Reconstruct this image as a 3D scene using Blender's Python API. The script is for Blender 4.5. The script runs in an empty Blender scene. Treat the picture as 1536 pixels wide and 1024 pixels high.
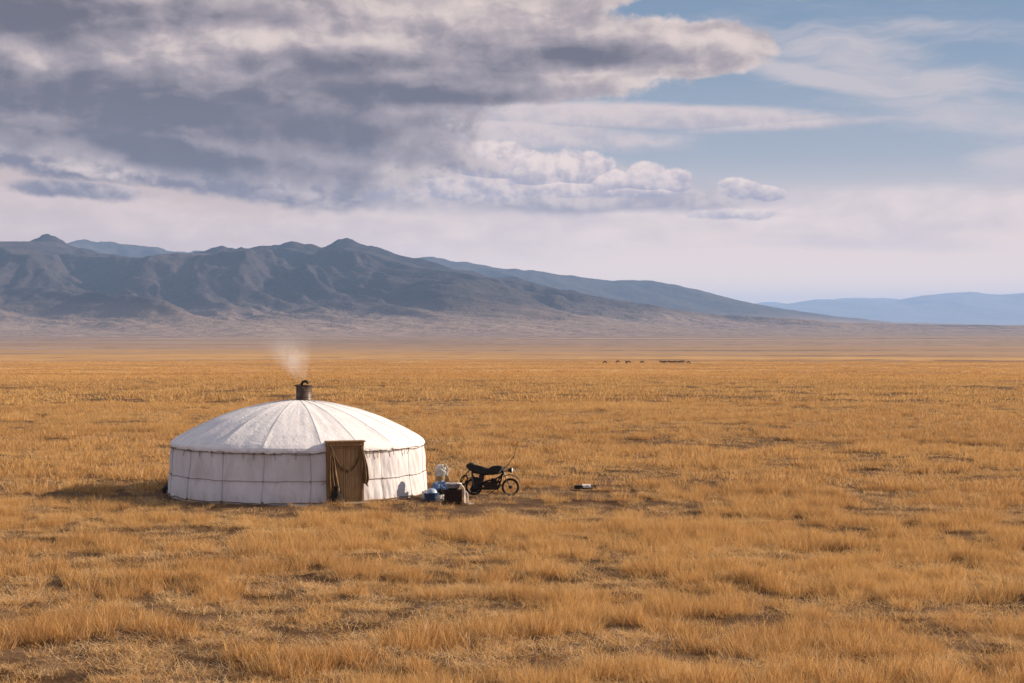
import bpy, bmesh, math, random
import numpy as np
from mathutils import Vector, Matrix, Euler

random.seed(7); RNG = np.random.default_rng(11)
R_ = math.radians
scene = bpy.context.scene
COL = scene.collection
F = 2560.0          # focal length in pixels of the 1536 px wide picture (60 mm lens)
CAMH = 4.51
HY = 488.0          # horizon row

# ------------------------------------------------------------------ noise
def _hash(ix, iy, seed):
    h = (ix.astype(np.int64) * 374761393 + iy.astype(np.int64) * 668265263 + seed * 974634777) & 0xFFFFFFFF
    h = ((h ^ (h >> 13)) * 1274126177) & 0xFFFFFFFF
    h = h ^ (h >> 16)
    return h
def perlin(x, y, seed=0):
    x = np.asarray(x, float); y = np.asarray(y, float)
    x0 = np.floor(x); y0 = np.floor(y); fx = x - x0; fy = y - y0
    def g(ix, iy, dx, dy):
        a = _hash(ix, iy, seed) / 4294967296.0 * 2 * np.pi
        return np.cos(a) * dx + np.sin(a) * dy
    u = fx * fx * fx * (fx * (fx * 6 - 15) + 10); v = fy * fy * fy * (fy * (fy * 6 - 15) + 10)
    n00 = g(x0, y0, fx, fy); n10 = g(x0 + 1, y0, fx - 1, fy)
    n01 = g(x0, y0 + 1, fx, fy - 1); n11 = g(x0 + 1, y0 + 1, fx - 1, fy - 1)
    return ((n00 * (1 - u) + n10 * u) * (1 - v) + (n01 * (1 - u) + n11 * u) * v) * 1.41
def fbm(x, y, o=5, seed=0, gain=.5):
    s = 0; a = 1; n = 0; f = 1
    for i in range(o):
        s = s + a * perlin(x * f, y * f, seed + i * 17); n += a; a *= gain; f *= 2.03
    return s / n
def ridged(x, y, o=6, seed=0, gain=.5):
    s = 0; a = 1; n = 0; f = 1; prev = 1
    for i in range(o):
        r = (1 - np.abs(perlin(x * f, y * f, seed + i * 31))) ** 2
        s = s + a * r * prev; prev = np.clip(r * 1.2, 0, 1); n += a; a *= gain; f *= 2.07
    return s / n
def sstep(a, b, x):
    t = np.clip((x - a) / (b - a), 0, 1); return t * t * (3 - 2 * t)

# ------------------------------------------------------------------ objects
def link(o, parent=None):
    COL.objects.link(o)
    if parent is not None: o.parent = parent
    return o
def empty(name, loc, rz=0):
    o = bpy.data.objects.new(name, None); o.location = loc; o.rotation_euler = (0, 0, rz)
    o.empty_display_size = .2
    return link(o)
def tag(o, label=None, cat=None, group=None, kind=None):
    if label: o['label'] = label
    if cat: o['category'] = cat
    if group: o['group'] = group
    if kind: o['kind'] = kind
    return o
def finish(name, bm, mat, parent=None, smooth=True, loc=None, rz=None):
    bmesh.ops.recalc_face_normals(bm, faces=bm.faces[:]); me = bpy.data.meshes.new(name); bm.to_mesh(me); bm.free()
    me.materials.append(mat)
    if smooth:
        me.polygons.foreach_set('use_smooth', [True] * len(me.polygons))
        try: me.set_sharp_from_angle(angle=R_(38))
        except Exception: pass
    o = bpy.data.objects.new(name, me)
    if loc is not None: o.location = loc
    if rz is not None: o.rotation_euler = (0, 0, rz)
    return link(o, parent)
def grid_mesh(name, X, Y, Z, mat, parent=None, closed=False, kind=None, smooth=True):
    n, m = X.shape
    co = np.stack([X, Y, Z], -1).reshape(-1, 3)
    i = np.arange(n - (0 if closed else 1))[:, None]; j = np.arange(m - 1)[None, :]
    i2 = (i + 1) % n
    q = np.stack([i * m + j, i2 * m + j, i2 * m + j + 1, i * m + j + 1], -1).reshape(-1, 4)
    me = bpy.data.meshes.new(name)
    me.vertices.add(len(co)); me.vertices.foreach_set('co', co.ravel())
    me.loops.add(q.size); me.loops.foreach_set('vertex_index', q.ravel().astype(np.int32))
    me.polygons.add(len(q)); me.polygons.foreach_set('loop_start', np.arange(len(q), dtype=np.int32) * 4)
    me.update(calc_edges=True); me.validate()
    if smooth: me.polygons.foreach_set('use_smooth', np.ones(len(me.polygons), bool))
    me.materials.append(mat)
    o = bpy.data.objects.new(name, me); link(o, parent)
    if kind: o['kind'] = kind
    return o

def box(bm, c, s, rot=None, bev=0.0):
    r = bmesh.ops.create_cube(bm, size=1)
    vs = r['verts']
    M = Matrix.Translation(c) @ (rot.to_matrix().to_4x4() if rot else Matrix()) @ Matrix.Diagonal((*s, 1))
    bmesh.ops.transform(bm, matrix=M, verts=vs)
    if bev:
        es = list({e for v in vs for e in v.link_edges})
        bmesh.ops.bevel(bm, geom=es, offset=bev, segments=2, affect='EDGES')
def tube(bm, pts, rad, seg=8, cap=True):
    pts = [Vector(p) for p in pts]
    rad = rad if hasattr(rad, '__len__') else [rad] * len(pts)
    rings = []
    up = None
    for i, p in enumerate(pts):
        t = (pts[min(i + 1, len(pts) - 1)] - pts[max(i - 1, 0)]).normalized()
        if up is None:
            up = Vector((0, 0, 1)) if abs(t.z) < .9 else Vector((1, 0, 0))
        a = t.cross(up).normalized(); b = a.cross(t).normalized(); up = b
        rings.append([bm.verts.new(p + (a * math.cos(k * 2 * math.pi / seg) + b * math.sin(k * 2 * math.pi / seg)) * rad[i]) for k in range(seg)])
    for i in range(len(rings) - 1):
        for k in range(seg):
            bm.faces.new((rings[i][k], rings[i][(k + 1) % seg], rings[i + 1][(k + 1) % seg], rings[i + 1][k]))
    if cap:
        bm.faces.new(rings[0][::-1]); bm.faces.new(rings[-1])
def torus(bm, c, R, r, axis='Y', n=36, m=8, sq=1.0, a0=0, a1=2 * math.pi):
    full = abs(a1 - a0 - 2 * math.pi) < 1e-6
    rings = []
    for i in range(n + (0 if full else 1)):
        a = a0 + (a1 - a0) * i / n
        ring = []
        for j in range(m):
            b = 2 * math.pi * j / m
            rr = R + r * math.cos(b); w = r * sq * math.sin(b)
            p = (rr * math.cos(a), w, rr * math.sin(a)) if axis == 'Y' else (rr * math.cos(a), rr * math.sin(a), w)
            ring.append(bm.verts.new(Vector(c) + Vector(p)))
        rings.append(ring)
    N = len(rings)
    for i in range(N if full else N - 1):
        for j in range(m):
            bm.faces.new((rings[i][j], rings[(i + 1) % N][j], rings[(i + 1) % N][(j + 1) % m], rings[i][(j + 1) % m]))
    if not full:
        bm.faces.new(rings[0]); bm.faces.new(rings[-1][::-1])
def lathe(bm, prof, c=(0, 0, 0), n=32, wob=0.0, seed=0, sx=1, sy=1):
    rr = random.Random(seed); ph = [rr.random() * 6.28 for _ in range(4)]
    rings = []
    for r, z in prof:
        ring = []
        for k in range(n):
            a = 2 * math.pi * k / n
            w = 1 + wob * (math.sin(2 * a + ph[0] + z * 3) + .6 * math.sin(3 * a + ph[1] - z * 5) + .4 * math.sin(5 * a + ph[2]))
            ring.append(bm.verts.new((c[0] + r * w * sx * math.cos(a), c[1] + r * w * sy * math.sin(a), c[2] + z)))
        rings.append(ring)
    for i in range(len(rings) - 1):
        for k in range(n):
            bm.faces.new((rings[i][k], rings[i][(k + 1) % n], rings[i + 1][(k + 1) % n], rings[i + 1][k]))
    bm.faces.new(rings[0][::-1]); bm.faces.new(rings[-1])
def prism(bm, outline, y0, y1, bev=.01):
    """outline in x,z extruded along y, edges rounded"""
    a = [bm.verts.new((x, y0, z)) for x, z in outline]
    b = [bm.verts.new((x, y1, z)) for x, z in outline]
    n = len(a); fs = [bm.faces.new(a), bm.faces.new(b[::-1])]
    for i in range(n):
        bm.faces.new((a[i], b[i], b[(i + 1) % n], a[(i + 1) % n]))
    if bev:
        es = list({e for f in fs for e in f.edges})
        bmesh.ops.bevel(bm, geom=es, offset=bev, segments=3, affect='EDGES')
def lump(bm, c, s, seed=0, amp=.12, sub=4, freq=2.0, flat=None):
    r = bmesh.ops.create_icosphere(bm, subdivisions=sub, radius=1)
    o = seed * 7.3
    for v in r['verts']:
        p = v.co.copy()
        k = 1 + amp * float(perlin(p.x * freq + o, p.z * freq + p.y * freq * .7 + o, seed)) * 2 + amp * .6 * float(perlin(p.x * freq * 3 + o, p.z * freq * 2.5 - p.y * freq * 2, seed + 3))
        # creases like cloth
        k -= amp * .5 * abs(float(perlin(p.x * 3 + p.z * 2 + o, p.y * 3 - p.z + o, seed + 9)))
        q = Vector((p.x * s[0] * k, p.y * s[1] * k, p.z * s[2] * k))
        if flat is not None and q.z < flat: q.z = flat + (q.z - flat) * .12
        v.co = Vector(c) + q

# ------------------------------------------------------------------ node helper
class N:
    """small wrapper that lets sockets be combined with operators"""
    tree = None
    def __init__(s, sock): s.s = sock
    @staticmethod
    def new(t, **kw):
        n = N.tree.nodes.new(t)
        for k, v in kw.items(): setattr(n, k, v)
        return n
    @staticmethod
    def put(inp, v):
        if isinstance(v, N): N.tree.links.new(v.s, inp)
        elif isinstance(v, bpy.types.NodeSocket): N.tree.links.new(v, inp)
        else: inp.default_value = v
    @staticmethod
    def m(op, a, b=None, c=None, clamp=False):
        n = N.new('ShaderNodeMath', operation=op, use_clamp=clamp)
        N.put(n.inputs[0], a)
        if b is not None: N.put(n.inputs[1], b)
        if c is not None: N.put(n.inputs[2], c)
        return N(n.outputs[0])
    def __add__(s, o): return N.m('ADD', s, o)
    __radd__ = __add__
    def __sub__(s, o): return N.m('SUBTRACT', s, o)
    def __rsub__(s, o): return N.m('SUBTRACT', o, s)
    def __mul__(s, o): return N.m('MULTIPLY', s, o)
    __rmul__ = __mul__
    def __truediv__(s, o): return N.m('DIVIDE', s, o)
def ss(x, a, b, lo=0.0, hi=1.0):
    n = N.new('ShaderNodeMapRange', interpolation_type='SMOOTHSTEP')
    N.put(n.inputs[0], x); n.inputs[1].default_value = a; n.inputs[2].default_value = b
    n.inputs[3].default_value = lo; n.inputs[4].default_value = hi
    return N(n.outputs[0])
def mixc(f, a, b, blend='MIX'):
    n = N.new('ShaderNodeMix', data_type='RGBA', blend_type=blend)
    N.put(n.inputs[0], f)
    for i, v in ((6, a), (7, b)):
        if isinstance(v, tuple): n.inputs[i].default_value = (*v, 1)
        else: N.put(n.inputs[i], v)
    return N(n.outputs[2])
def xyz(x, y, z=0.0):
    n = N.new('ShaderNodeCombineXYZ'); N.put(n.inputs[0], x); N.put(n.inputs[1], y); N.put(n.inputs[2], z)
    return N(n.outputs[0])
def noise(vec, scale=1.0, detail=5.0, rough=.5, dist=0.0, dims='3D', color=False):
    n = N.new('ShaderNodeTexNoise', noise_dimensions=dims)
    N.put(n.inputs['Vector'], vec); n.inputs['Scale'].default_value = scale
    n.inputs['Detail'].default_value = detail; n.inputs['Roughness'].default_value = rough
    n.inputs['Distortion'].default_value = dist
    return N(n.outputs[1 if color else 0])
def mapping(vec, scale=(1, 1, 1), loc=(0, 0, 0), rot=(0, 0, 0)):
    n = N.new('ShaderNodeMapping'); N.put(n.inputs[0], vec)
    n.inputs['Location'].default_value = loc; n.inputs['Scale'].default_value = scale; n.inputs['Rotation'].default_value = rot
    return N(n.outputs[0])
def new_mat(name):
    m = bpy.data.materials.new(name); m.use_nodes = True
    N.tree = m.node_tree; m.node_tree.nodes.clear()
    out = m.node_tree.nodes.new('ShaderNodeOutputMaterial')
    return m, out
def principled(out, col, rough=.8, metal=0.0, bump=None, bstr=.3, bdist=.02, spec=.3, trans=None):
    p = N.new('ShaderNodeBsdfPrincipled')
    if isinstance(col, tuple): p.inputs['Base Color'].default_value = (*col, 1)
    else: N.put(p.inputs['Base Color'], col)
    N.put(p.inputs['Roughness'], rough); p.inputs['Metallic'].default_value = metal
    p.inputs['Specular IOR Level'].default_value = spec
    if bump is not None:
        b = N.new('ShaderNodeBump'); N.put(b.inputs['Height'], bump)
        b.inputs['Strength'].default_value = bstr; b.inputs['Distance'].default_value = bdist
        N.tree.links.new(b.outputs[0], p.inputs['Normal'])
    sh = p.outputs[0]
    if trans:
        t = N.new('ShaderNodeBsdfTranslucent')
        if isinstance(col, tuple): t.inputs[0].default_value = (*col, 1)
        else: N.put(t.inputs[0], col)
        mx = N.new('ShaderNodeMixShader'); mx.inputs[0].default_value = trans
        N.tree.links.new(sh, mx.inputs[1]); N.tree.links.new(t.outputs[0], mx.inputs[2]); sh = mx.outputs[0]
    N.tree.links.new(sh, out.inputs[0])
    return p
def objco():
    return N(N.new('ShaderNodeTexCoord').outputs['Object'])
def geopos():
    return N(N.new('ShaderNodeNewGeometry').outputs['Position'])

def simple(name, c1, c2, scale=8, rough=.8, metal=0.0, bstr=.25, bdist=.01, spec=.3, detail=5, trans=None, stretch=(1, 1, 1)):
    m, out = new_mat(name)
    co = mapping(objco(), stretch)
    n1 = noise(co, scale, detail, .6)
    n2 = noise(co, scale * 6, 3, .6)
    col = mixc(ss(n1, .3, .7), c1, c2)
    principled(out, col, ss(n2, .2, .8, max(rough - .12, 0), min(rough + .12, 1)), metal, n1 + n2 * .4, bstr, bdist, spec, trans)
    return m

MAT = {}
MAT['black_metal'] = simple('black_metal', (.010, .009, .008), (.03, .022, .016), 12, .5, 0.3)
MAT['seat_leather'] = simple('seat_leather', (.008, .007, .007), (.018, .015, .013), 9, .55)
MAT['rubber'] = simple('rubber', (.012, .011, .010), (.035, .028, .02), 14, .9)
MAT['dull_steel'] = simple('dull_steel', (.22, .20, .18), (.12, .09, .07), 15, .42, .9)
MAT['rusty_steel'] = simple('rusty_steel', (.05, .026, .015), (.022, .016, .013), 14, .7, .3)
MAT['lens'] = simple('lens', (.75, .78, .8), (.6, .62, .62), 5, .15, 0, spec=.6)
MAT['stick_wood'] = simple('stick_wood', (.10, .06, .035), (.22, .15, .09), 30, .9)
MAT['door_wood'] = simple('door_wood', (.38, .235, .11), (.26, .15, .068), 4, .65, stretch=(9, 9, 1.0), bstr=.4)
MAT['frame_wood'] = simple('frame_wood', (.32, .18, .075), (.16, .085, .035), 4, .7, stretch=(7, 7, 1.0), bstr=.5)
MAT['plank_wood'] = simple('plank_wood', (.42, .33, .24), (.26, .19, .13), 5, .9, stretch=(1, 8, 8))
MAT['curtain_cloth'] = simple('curtain_cloth', (.27, .165, .08), (.16, .092, .042), 6, .95, trans=.15)
MAT['rope_hemp'] = simple('rope_hemp', (.26, .17, .10), (.12, .075, .045), 30, .95)
MAT['rope_grey'] = simple('rope_grey', (.36, .34, .36), (.24, .225, .24), 30, .95)
MAT['seam_thread'] = simple('seam_thread', (.56, .53, .54), (.42, .40, .41), 20, .95)
MAT['plastic_white'] = simple('plastic_white', (.70, .66, .60), (.52, .46, .38), 5, .7, bstr=.5, trans=.25)
MAT['sack_ochre'] = simple('sack_ochre', (.42, .27, .12), (.26, .15, .06), 9, .9, bstr=.5)
MAT['blue_cloth'] = simple('blue_cloth', (.07, .13, .27), (.20, .28, .42), 5, .85, bstr=.5)
MAT['blue_plastic'] = simple('blue_plastic', (.022, .04, .09), (.04, .065, .13), 5, .5)
MAT['pale_enamel'] = simple('pale_enamel', (.25, .35, .50), (.38, .45, .52), 7, .4)
MAT['dark_crate'] = simple('dark_crate', (.045, .022, .012), (.02, .012, .008), 7, .8)
MAT['black_cloth'] = simple('black_cloth', (.010, .008, .007), (.022, .016, .012), 7, .95)
MAT['white_cloth'] = simple('white_cloth', (.72, .68, .64), (.55, .50, .46), 7, .95)
MAT['horse_hair'] = simple('horse_hair', (.018, .010, .007), (.035, .018, .010), 1.5, .8)

# wicker basket
m, out = new_mat('wicker')
co = objco()
w = N.new('ShaderNodeTexChecker'); N.put(w.inputs[0], co); w.inputs['Scale'].default_value = 55
w.inputs['Color1'].default_value = (.36, .31, .28, 1); w.inputs['Color2'].default_value = (.12, .12, .16, 1)
principled(out, N(w.outputs[0]), .8, bump=N(w.outputs[1]), bstr=.4)
MAT['wicker'] = m

# chimney metal: brown rust over galvanised sheet
m, out = new_mat('stove_metal')
co = objco()
n1 = noise(mapping(co, (1, 1, .5)), 7, 6, .6); n2 = noise(co, 40, 3, .6)
col = mixc(ss(n1, .40, .62), (.055, .028, .014), (.13, .085, .06)); col = mixc(ss(n2, .5, .7), col, (.03, .018, .012))
principled(out, col, .45, .0, n1, .3)
MAT['stove_metal'] = m

# felt / canvas of the yurt
def felt(name, base, tint, stain, bottom=True):
    m, out = new_mat(name)
    co = objco()
    big = noise(mapping(co, (1, 1, .7)), .8, 5, .55)
    med = noise(mapping(co, (1, 1, .35)), 3.2, 6, .6, .6)
    fine = noise(co, 45, 3, .6)
    col = mixc(ss(big, .3, .7), base, tint)
    col = mixc(ss(med, .48, .74, 0, .6), col, stain)
    if bottom:
        sep = N.new('ShaderNodeSeparateXYZ'); N.put(sep.inputs[0], co)
        z = N(sep.outputs[2])
        st = ss(noise(mapping(co, (1, 1, .22)), 5.5, 5, .6), .50, .72)
        # rust coloured runs under the eaves and mud along the hem
        col = mixc(st * ss(z, .85, 1.35) * .55, col, (.34, .22, .13))
        col = mixc(st * ss(z, .30, .02) * .6, col, (.34, .25, .17))
    crease = noise(mapping(co, (1, 1, .4)), 5, 4, .55, 1.6)
    principled(out, col, .95, bump=crease * 1.0 + fine * .05, bstr=.36, bdist=.05, spec=.1)
    return m
MAT['wall_felt'] = felt('wall_felt', (.68, .64, .645), (.56, .525, .54), (.45, .40, .38))
MAT['roof_canvas'] = felt('roof_canvas', (.76, .72, .70), (.66, .63, .64), (.54, .50, .50), False)

# ------------------------------------------------------------------ sun / sky
SUN_EL, SUN_BACK = 23.5, 14.0
sd = Vector((math.cos(R_(SUN_BACK)) * math.cos(R_(SUN_EL)), math.sin(R_(SUN_BACK)) * math.cos(R_(SUN_EL)), math.sin(R_(SUN_EL))))
ld = bpy.data.lights.new('sun', 'SUN'); ld.energy = 5.0; ld.angle = R_(.5); ld.color = (1, .84, .65)
so = bpy.data.objects.new('sun', ld); so.rotation_euler = sd.to_track_quat('Z', 'Y').to_euler(); link(so)

def AU(x, y):       # photograph pixel -> direction angles, in units of 1/F rad
    a = math.atan((x - 768) / F)
    return a * F, math.atan((HY - y) / F * math.cos(a)) * F

world = bpy.data.worlds.new('World'); scene.world = world; world.use_nodes = True
wt = world.node_tree; wt.nodes.clear(); N.tree = wt
wout = N.new('ShaderNodeOutputWorld'); bg = N.new('ShaderNodeBackground'); bg.inputs[1].default_value = .1
wt.links.new(bg.outputs[0], wout.inputs[0])
sky = N.new('ShaderNodeTexSky', sky_type='NISHITA'); sky.sun_disc = False
sky.sun_elevation = R_(SUN_EL); sky.sun_rotation = R_(90 - SUN_BACK); sky.altitude = 1200
sky.air_density = 1.0; sky.dust_density = 1.5; sky.ozone_density = 1.0
tc = N(N.new('ShaderNodeTexCoord').outputs['Generated'])
sp = N.new('ShaderNodeSeparateXYZ'); N.put(sp.inputs[0], tc)
dx, dy, dz = (N(sp.outputs[i]) for i in range(3))
U = N.m('ARCTAN2', dx, dy) * F
V = N.m('ARCSINE', dz) * F
#CLOUDS_BEGIN
UV = xyz(U, V, 0.0)
wn = noise(mapping(UV, (1 / 150., 1 / 100., 1)), 1.0, 3, .55, color=True, dims='2D')
def warped(su, sv, loc, detail=7.0, rough=.55, warp=.35, shift=(0, 0)):
    p = mapping(UV, (1 / su, 1 / sv, 1), (loc + shift[0] / su, loc * .7 + shift[1] / sv, 0))
    add = N.new('ShaderNodeVectorMath', operation='MULTIPLY_ADD')
    N.put(add.inputs[0], wn); add.inputs[1].default_value = (warp * 150 / su, warp * 100 / sv, 0); N.put(add.inputs[2], p)
    return noise(N(add.outputs[0]), 1.0, detail, rough, dims='2D')
def blob(x, y, rx, ry, rot=0.0):
    """position inside an ellipse on the sky: vector, and its length"""
    cx, cy = AU(x, y)
    n = N.new('ShaderNodeMapping', vector_type='TEXTURE'); N.put(n.inputs[0], UV)
    n.inputs['Location'].default_value = (cx, cy, 0); n.inputs['Rotation'].default_value = (0, 0, R_(rot)); n.inputs['Scale'].default_value = (rx, ry, 1)
    l = N.new('ShaderNodeVectorMath', operation='LENGTH'); N.put(l.inputs[0], N(n.outputs[0]))
    return N(l.outputs['Value']), N(n.outputs[0])
def union(blobs, w=.12, height=True):
    """smooth union -> (field, height inside the cloud)"""
    D = None; H = None
    for bl in blobs:
        L_, v = blob(*bl[:5]); d = N.m('MULTIPLY_ADD', L_, -bl[5], bl[5])
        if height:
            sy = N.new('ShaderNodeSeparateXYZ'); N.put(sy.inputs[0], v); q = N(sy.outputs[1])
        if D is None: D = d; H = q if height else None
        else:
            if height: H = N.m('MULTIPLY_ADD', q - H, ss(d - D, -w, w), H)
            D = N.m('SMOOTH_MAX', D, d, w)
    return N.m('MINIMUM', D, 1.0), H
def body(D, n, amp): return D + N.m('MULTIPLY_ADD', n, amp, -.5 * amp)
nL = warped(300.0, 120.0, 1.3, 3, .5, .7)                 # soft big masses
nA = warped(170.0, 80.0, 3.1, 8, .58, .35)
nA2 = warped(170.0, 80.0, 3.1, 5, .52, .35, (24, 20))
nB = warped(56.0, 48.0, 9.7, 6, .60, .12)                 # cauliflower lumps
nB2 = warped(56.0, 48.0, 9.7, 4, .55, .12, (8, 10))
nC = warped(420.0, 44.0, 21.3, 8, .62, .6)                # streaks
relA = ss(nA - nA2, -.22, .22)                            # side turned to the sun
relB = ss(nB - nB2, -.22, .22)
K = 6.2
def c(r, g, b): return (r * K, g * K, b * K)
# clear air: Nishita sky, whitened towards the horizon by thin high veil
skyc = N(sky.outputs[0])
col = mixc(.80, skyc, c(.15, .215, .325))
col = mixc(ss(V, 460, 150) * .84, col, c(.46, .465, .52))
col = mixc(ss(V, 265, 70) * .96, col, c(1.22, .89, .69))
col = mixc(ss(V, 110, 0) * .9, col, c(1.95, 1.25, .68))
# greyer, duller air low on the left
lw, _q = blob(-60, 330, 950, 240)
col = mixc(ss(lw, 1, .25) * .82, col, c(.68, .49, .415))
# thin wisps on the right
D, _ = union([(1330, 100, 330, 60, -14, 1), (1500, 172, 330, 44, -4, 1.3), (1545, 238, 120, 26, 5, 1.5), (1240, 120, 180, 22, -14, 1.6), (1400, 40, 300, 40, -8, .5)], .2, False)
col = mixc(ss(body(D, nC, 2.2), .0, 1.2) * .78, col, c(.67, .58, .58))
# low bright haze clouds, both sides
D, _ = union([(1330, 318, 620, 44, 0, 1.3), (640, 350, 700, 50, 0, .9), (120, 330, 460, 60, -3, 1.0), (1280, 362, 260, 24, -2, 1.2)], .2, False)
lowc = mixc(relA, c(.70, .56, .56), c(1.08, .84, .75))
nCB = nC * .65 + nA * .35
col = mixc(ss(body(D, nCB, 1.9), 0, .7) * ss(U, -700, 100, .42, .55), col, lowc)
# long strip
D, H = union([(960, 176, 400, 25, -1.5, 1.6), (760, 200, 330, 30, -3, 1.2), (1180, 188, 240, 13, 2, 1)])
col = mixc(ss(body(D, nCB, 1.3), 0, .8) * .9, col, mixc(ss(H * .6 + (relB - .5) * .7 + (nC - .5) * 1.2, -.9, .6), c(.50, .44, .49), c(.77, .63, .60)))
# wide soft bank the heads grow out of
D, H = union([(700, 262, 420, 56, -5, 1.6), (480, 260, 300, 50, -8, 1.4), (930, 302, 300, 24, 0, 1.2)])
nAB = nA * .6 + nB * .4
tb_ = H * .45 + (relA - .5) * .8 + (relB - .5) * .6 + (nL - .5) * .6
col = mixc(ss(body(D, nAB, 1.3), 0, .6) * .88, col, mixc(ss(tb_, -.7, .7), c(.35, .305, .365), c(.72, .585, .55)))
# cumulus heads: round lumps on flat bases
for L_ in ([(560, 262, 90, 40, -6, 1.4), (640, 246, 70, 40, -6, 1.5), (735, 243, 75, 36, 0, 1.6), (690, 280, 150, 24, -2, 1.4)],
           [(805, 258, 52, 33, -4, 1.9), (868, 254, 58, 33, -4, 2.0), (912, 276, 40, 24, 0, 1.8), (845, 284, 120, 14, 0, 1.6)],
           [(972, 268, 36, 27, -4, 2.0), (1012, 274, 30, 24, 0, 1.8), (975, 290, 80, 9, 0, 1.4)],
           [(1112, 284, 36, 17, -6, 1.9), (1146, 291, 36, 13, -4, 1.6), (1110, 322, 90, 10, 0, .8)]):
    D, H = union(L_, .10)
    t = H * .65 + (relB - .5) * .8 + (nB - .5) * .6 + (relA - .5) * .3
    col = mixc(ss(body(D, nB, 1.35), 0, .36) * .95, col, mixc(ss(t, -.8, .85), c(.40, .36, .44), c(.96, .77, .69)))
# second deck under the main mass
D, H = union([(470, 222, 290, 46, -5, 1.8), (300, 258, 320, 42, -8, 1.15), (40, 222, 260, 44, -6, 1.1), (430, 292, 190, 20, -6, .9), (110, 285, 160, 16, -3, .7)])
nAB = nA * .45 + nB * .55
t2 = H * .5 + (relB - .5) * .75 + (relA - .5) * .7 + (nL - .5) * .7 + ss(U, -500, -50, -.15, .25)
col = mixc(ss(body(D, nAB, 1.7), 0, .42) * .95, col, mixc(ss(t2, -.8, .9), c(.185, .163, .218), c(.69, .555, .525)))
# main mass
D, _ = union([(180, 120, 600, 135, -4, 2.0), (640, 60, 470, 88, -3, 1.9), (985, 76, 205, 48, 0, 2.3), (250, 200, 520, 74, -7, 1.15), (700, 130, 330, 36, 2, 1.5), (100, -40, 700, 150, 0, 2.0), (760, -30, 260, 60, -4, 1.6)], .12, False)
b1 = body(D, nAB, 1.7)
def field(L_):
    D = None
    for b_ in L_:
        l, _ = blob(*b_[:5]); d = N.m('MULTIPLY_ADD', l, -b_[5], b_[5])
        D = d if D is None else N.m('SMOOTH_MAX', D, d, .2)
    return N.m('MAXIMUM', D, 0.0)
und = field([(260, 165, 680, 66, -5, 1.9), (640, 146, 330, 40, 1, 1.4), (850, 84, 230, 30, 2, 1.5), (60, 20, 330, 56, 0, 1.5), (330, 25, 160, 30, 0, .9), (200, 222, 460, 46, -8, 1.7), (540, 95, 260, 30, 4, .9)])
lite = field([(380, 52, 300, 26, 4, 1.1), (560, 60, 160, 26, -10, .9), (690, 22, 330, 40, -8, 1.2), (62, 100, 50, 24, -10, 1.5), (1060, 58, 110, 36, 0, .9), (800, 130, 260, 18, 3, .9), (900, 112, 180, 14, 3, .6)])
tone = .57 - und * .54 + lite * .42 + (nL - .5) * .65 + (relA - .5) * .50 + (relB - .5) * .17 + (nA - .5) * .32 + ss(b1, .75, .0, 0, .34)
d1c = mixc(ss(tone, -.20, .62), c(.130, .113, .140), c(.37, .305, .325))
d1c = mixc(ss(tone, .42, 1.20), d1c, c(.80, .65, .585))
col = mixc(ss(b1, 0, .38) * .97, col, d1c)
# unseen sky away from the picture: broken cloud, brightened to fill the shaded walls
away = N.m('MAXIMUM', ss(V, 620, 1200), ss(N.m('ABSOLUTE', U), 900, 1500))
col = mixc(away * ss(nL, .40, .60) * .85, col, c(.80, .71, .71))
#CLOUDS_END
# below the horizon the world is never seen; keep it earth coloured
col = mixc(ss(V, -10, -120), col, c(.20, .14, .09))
N.put(bg.inputs[0], col)
try: world.cycles.sampling_method = 'NONE'
except Exception: pass

# ------------------------------------------------------------------ ground
YX, YY = (448 - 768) / 55.0, 46.5          # yurt centre
def prof_z(d):
    xs = np.array([0, 60, 120, 300, 800, 1500, 3000, 8000, 20000, 60000.])
    zs = np.array([0, 0, -.7, -4.0, -12.7, -18.5, -25.0, -30.0, -31.0, -31.])
    return np.interp(d, xs, zs)
# smooth the piecewise profile in log distance
_ld = np.linspace(math.log(5), math.log(60000), 900); _pz = prof_z(np.exp(_ld))
_k = np.hanning(61); _k /= _k.sum(); _pz = np.convolve(np.pad(_pz, 30, mode='edge'), _k, 'valid')
def ground_z(x, y, micro=True):
    d = np.sqrt(x * x + y * y)
    z = np.interp(np.log(np.maximum(d, 5)), _ld, _pz)
    z = z + .045 * np.clip((d - 60) / 60, 0, 1) * fbm(x / 30, y / 30, 3, 5) * np.clip(d / 60, 0, 12)
    if micro:
        calm = 1 - .93 * np.exp(-((x - YX) ** 2 + (y - YY) ** 2) / 5.4 ** 2) - .85 * np.exp(-((x + .6) ** 2 + (y - 44.3) ** 2) / 2.2 ** 2)
        calm = np.clip(calm, .05, 1)
        z = z + calm * (.15 * fbm(x / 2.3, y / 1.7, 4, 40) - .06 * gaps(x, y) + .10 * fbm(x / 9, y / 7, 3, 44)) * np.clip(1.5 - d / 400, 0, 1)
    return z
def clumps(x, y):
    """0..1, where the tall grass stands (clumpy, strung out)"""
    a = fbm(x / 2.6 + 40, y / 2.0, 4, 71, .55); b = fbm(x / 11, y / 8, 3, 77)
    return sstep(-.10, .13, a + .5 * b)
def gaps(x, y):
    """1 in the small dark hollows between the tussocks"""
    d = np.sqrt(x * x + y * y)
    a = fbm(x / 1.1 + 70, y / .8, 3, 131, .6); b = fbm(x / 3.4 + 20, y / 2.4, 3, 151, .6); c_ = fbm(x / 9 + 10, y / 8, 3, 161, .6)
    w = fbm(x / 14 + 5, y / 10, 2, 137)
    k1 = sstep(45, 75, d); k2 = sstep(120, 200, d)
    g = a * (1 - k1) + b * k1 * (1 - k2) + c_ * k2
    return sstep(.09, .24, g + w * .40)
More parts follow.
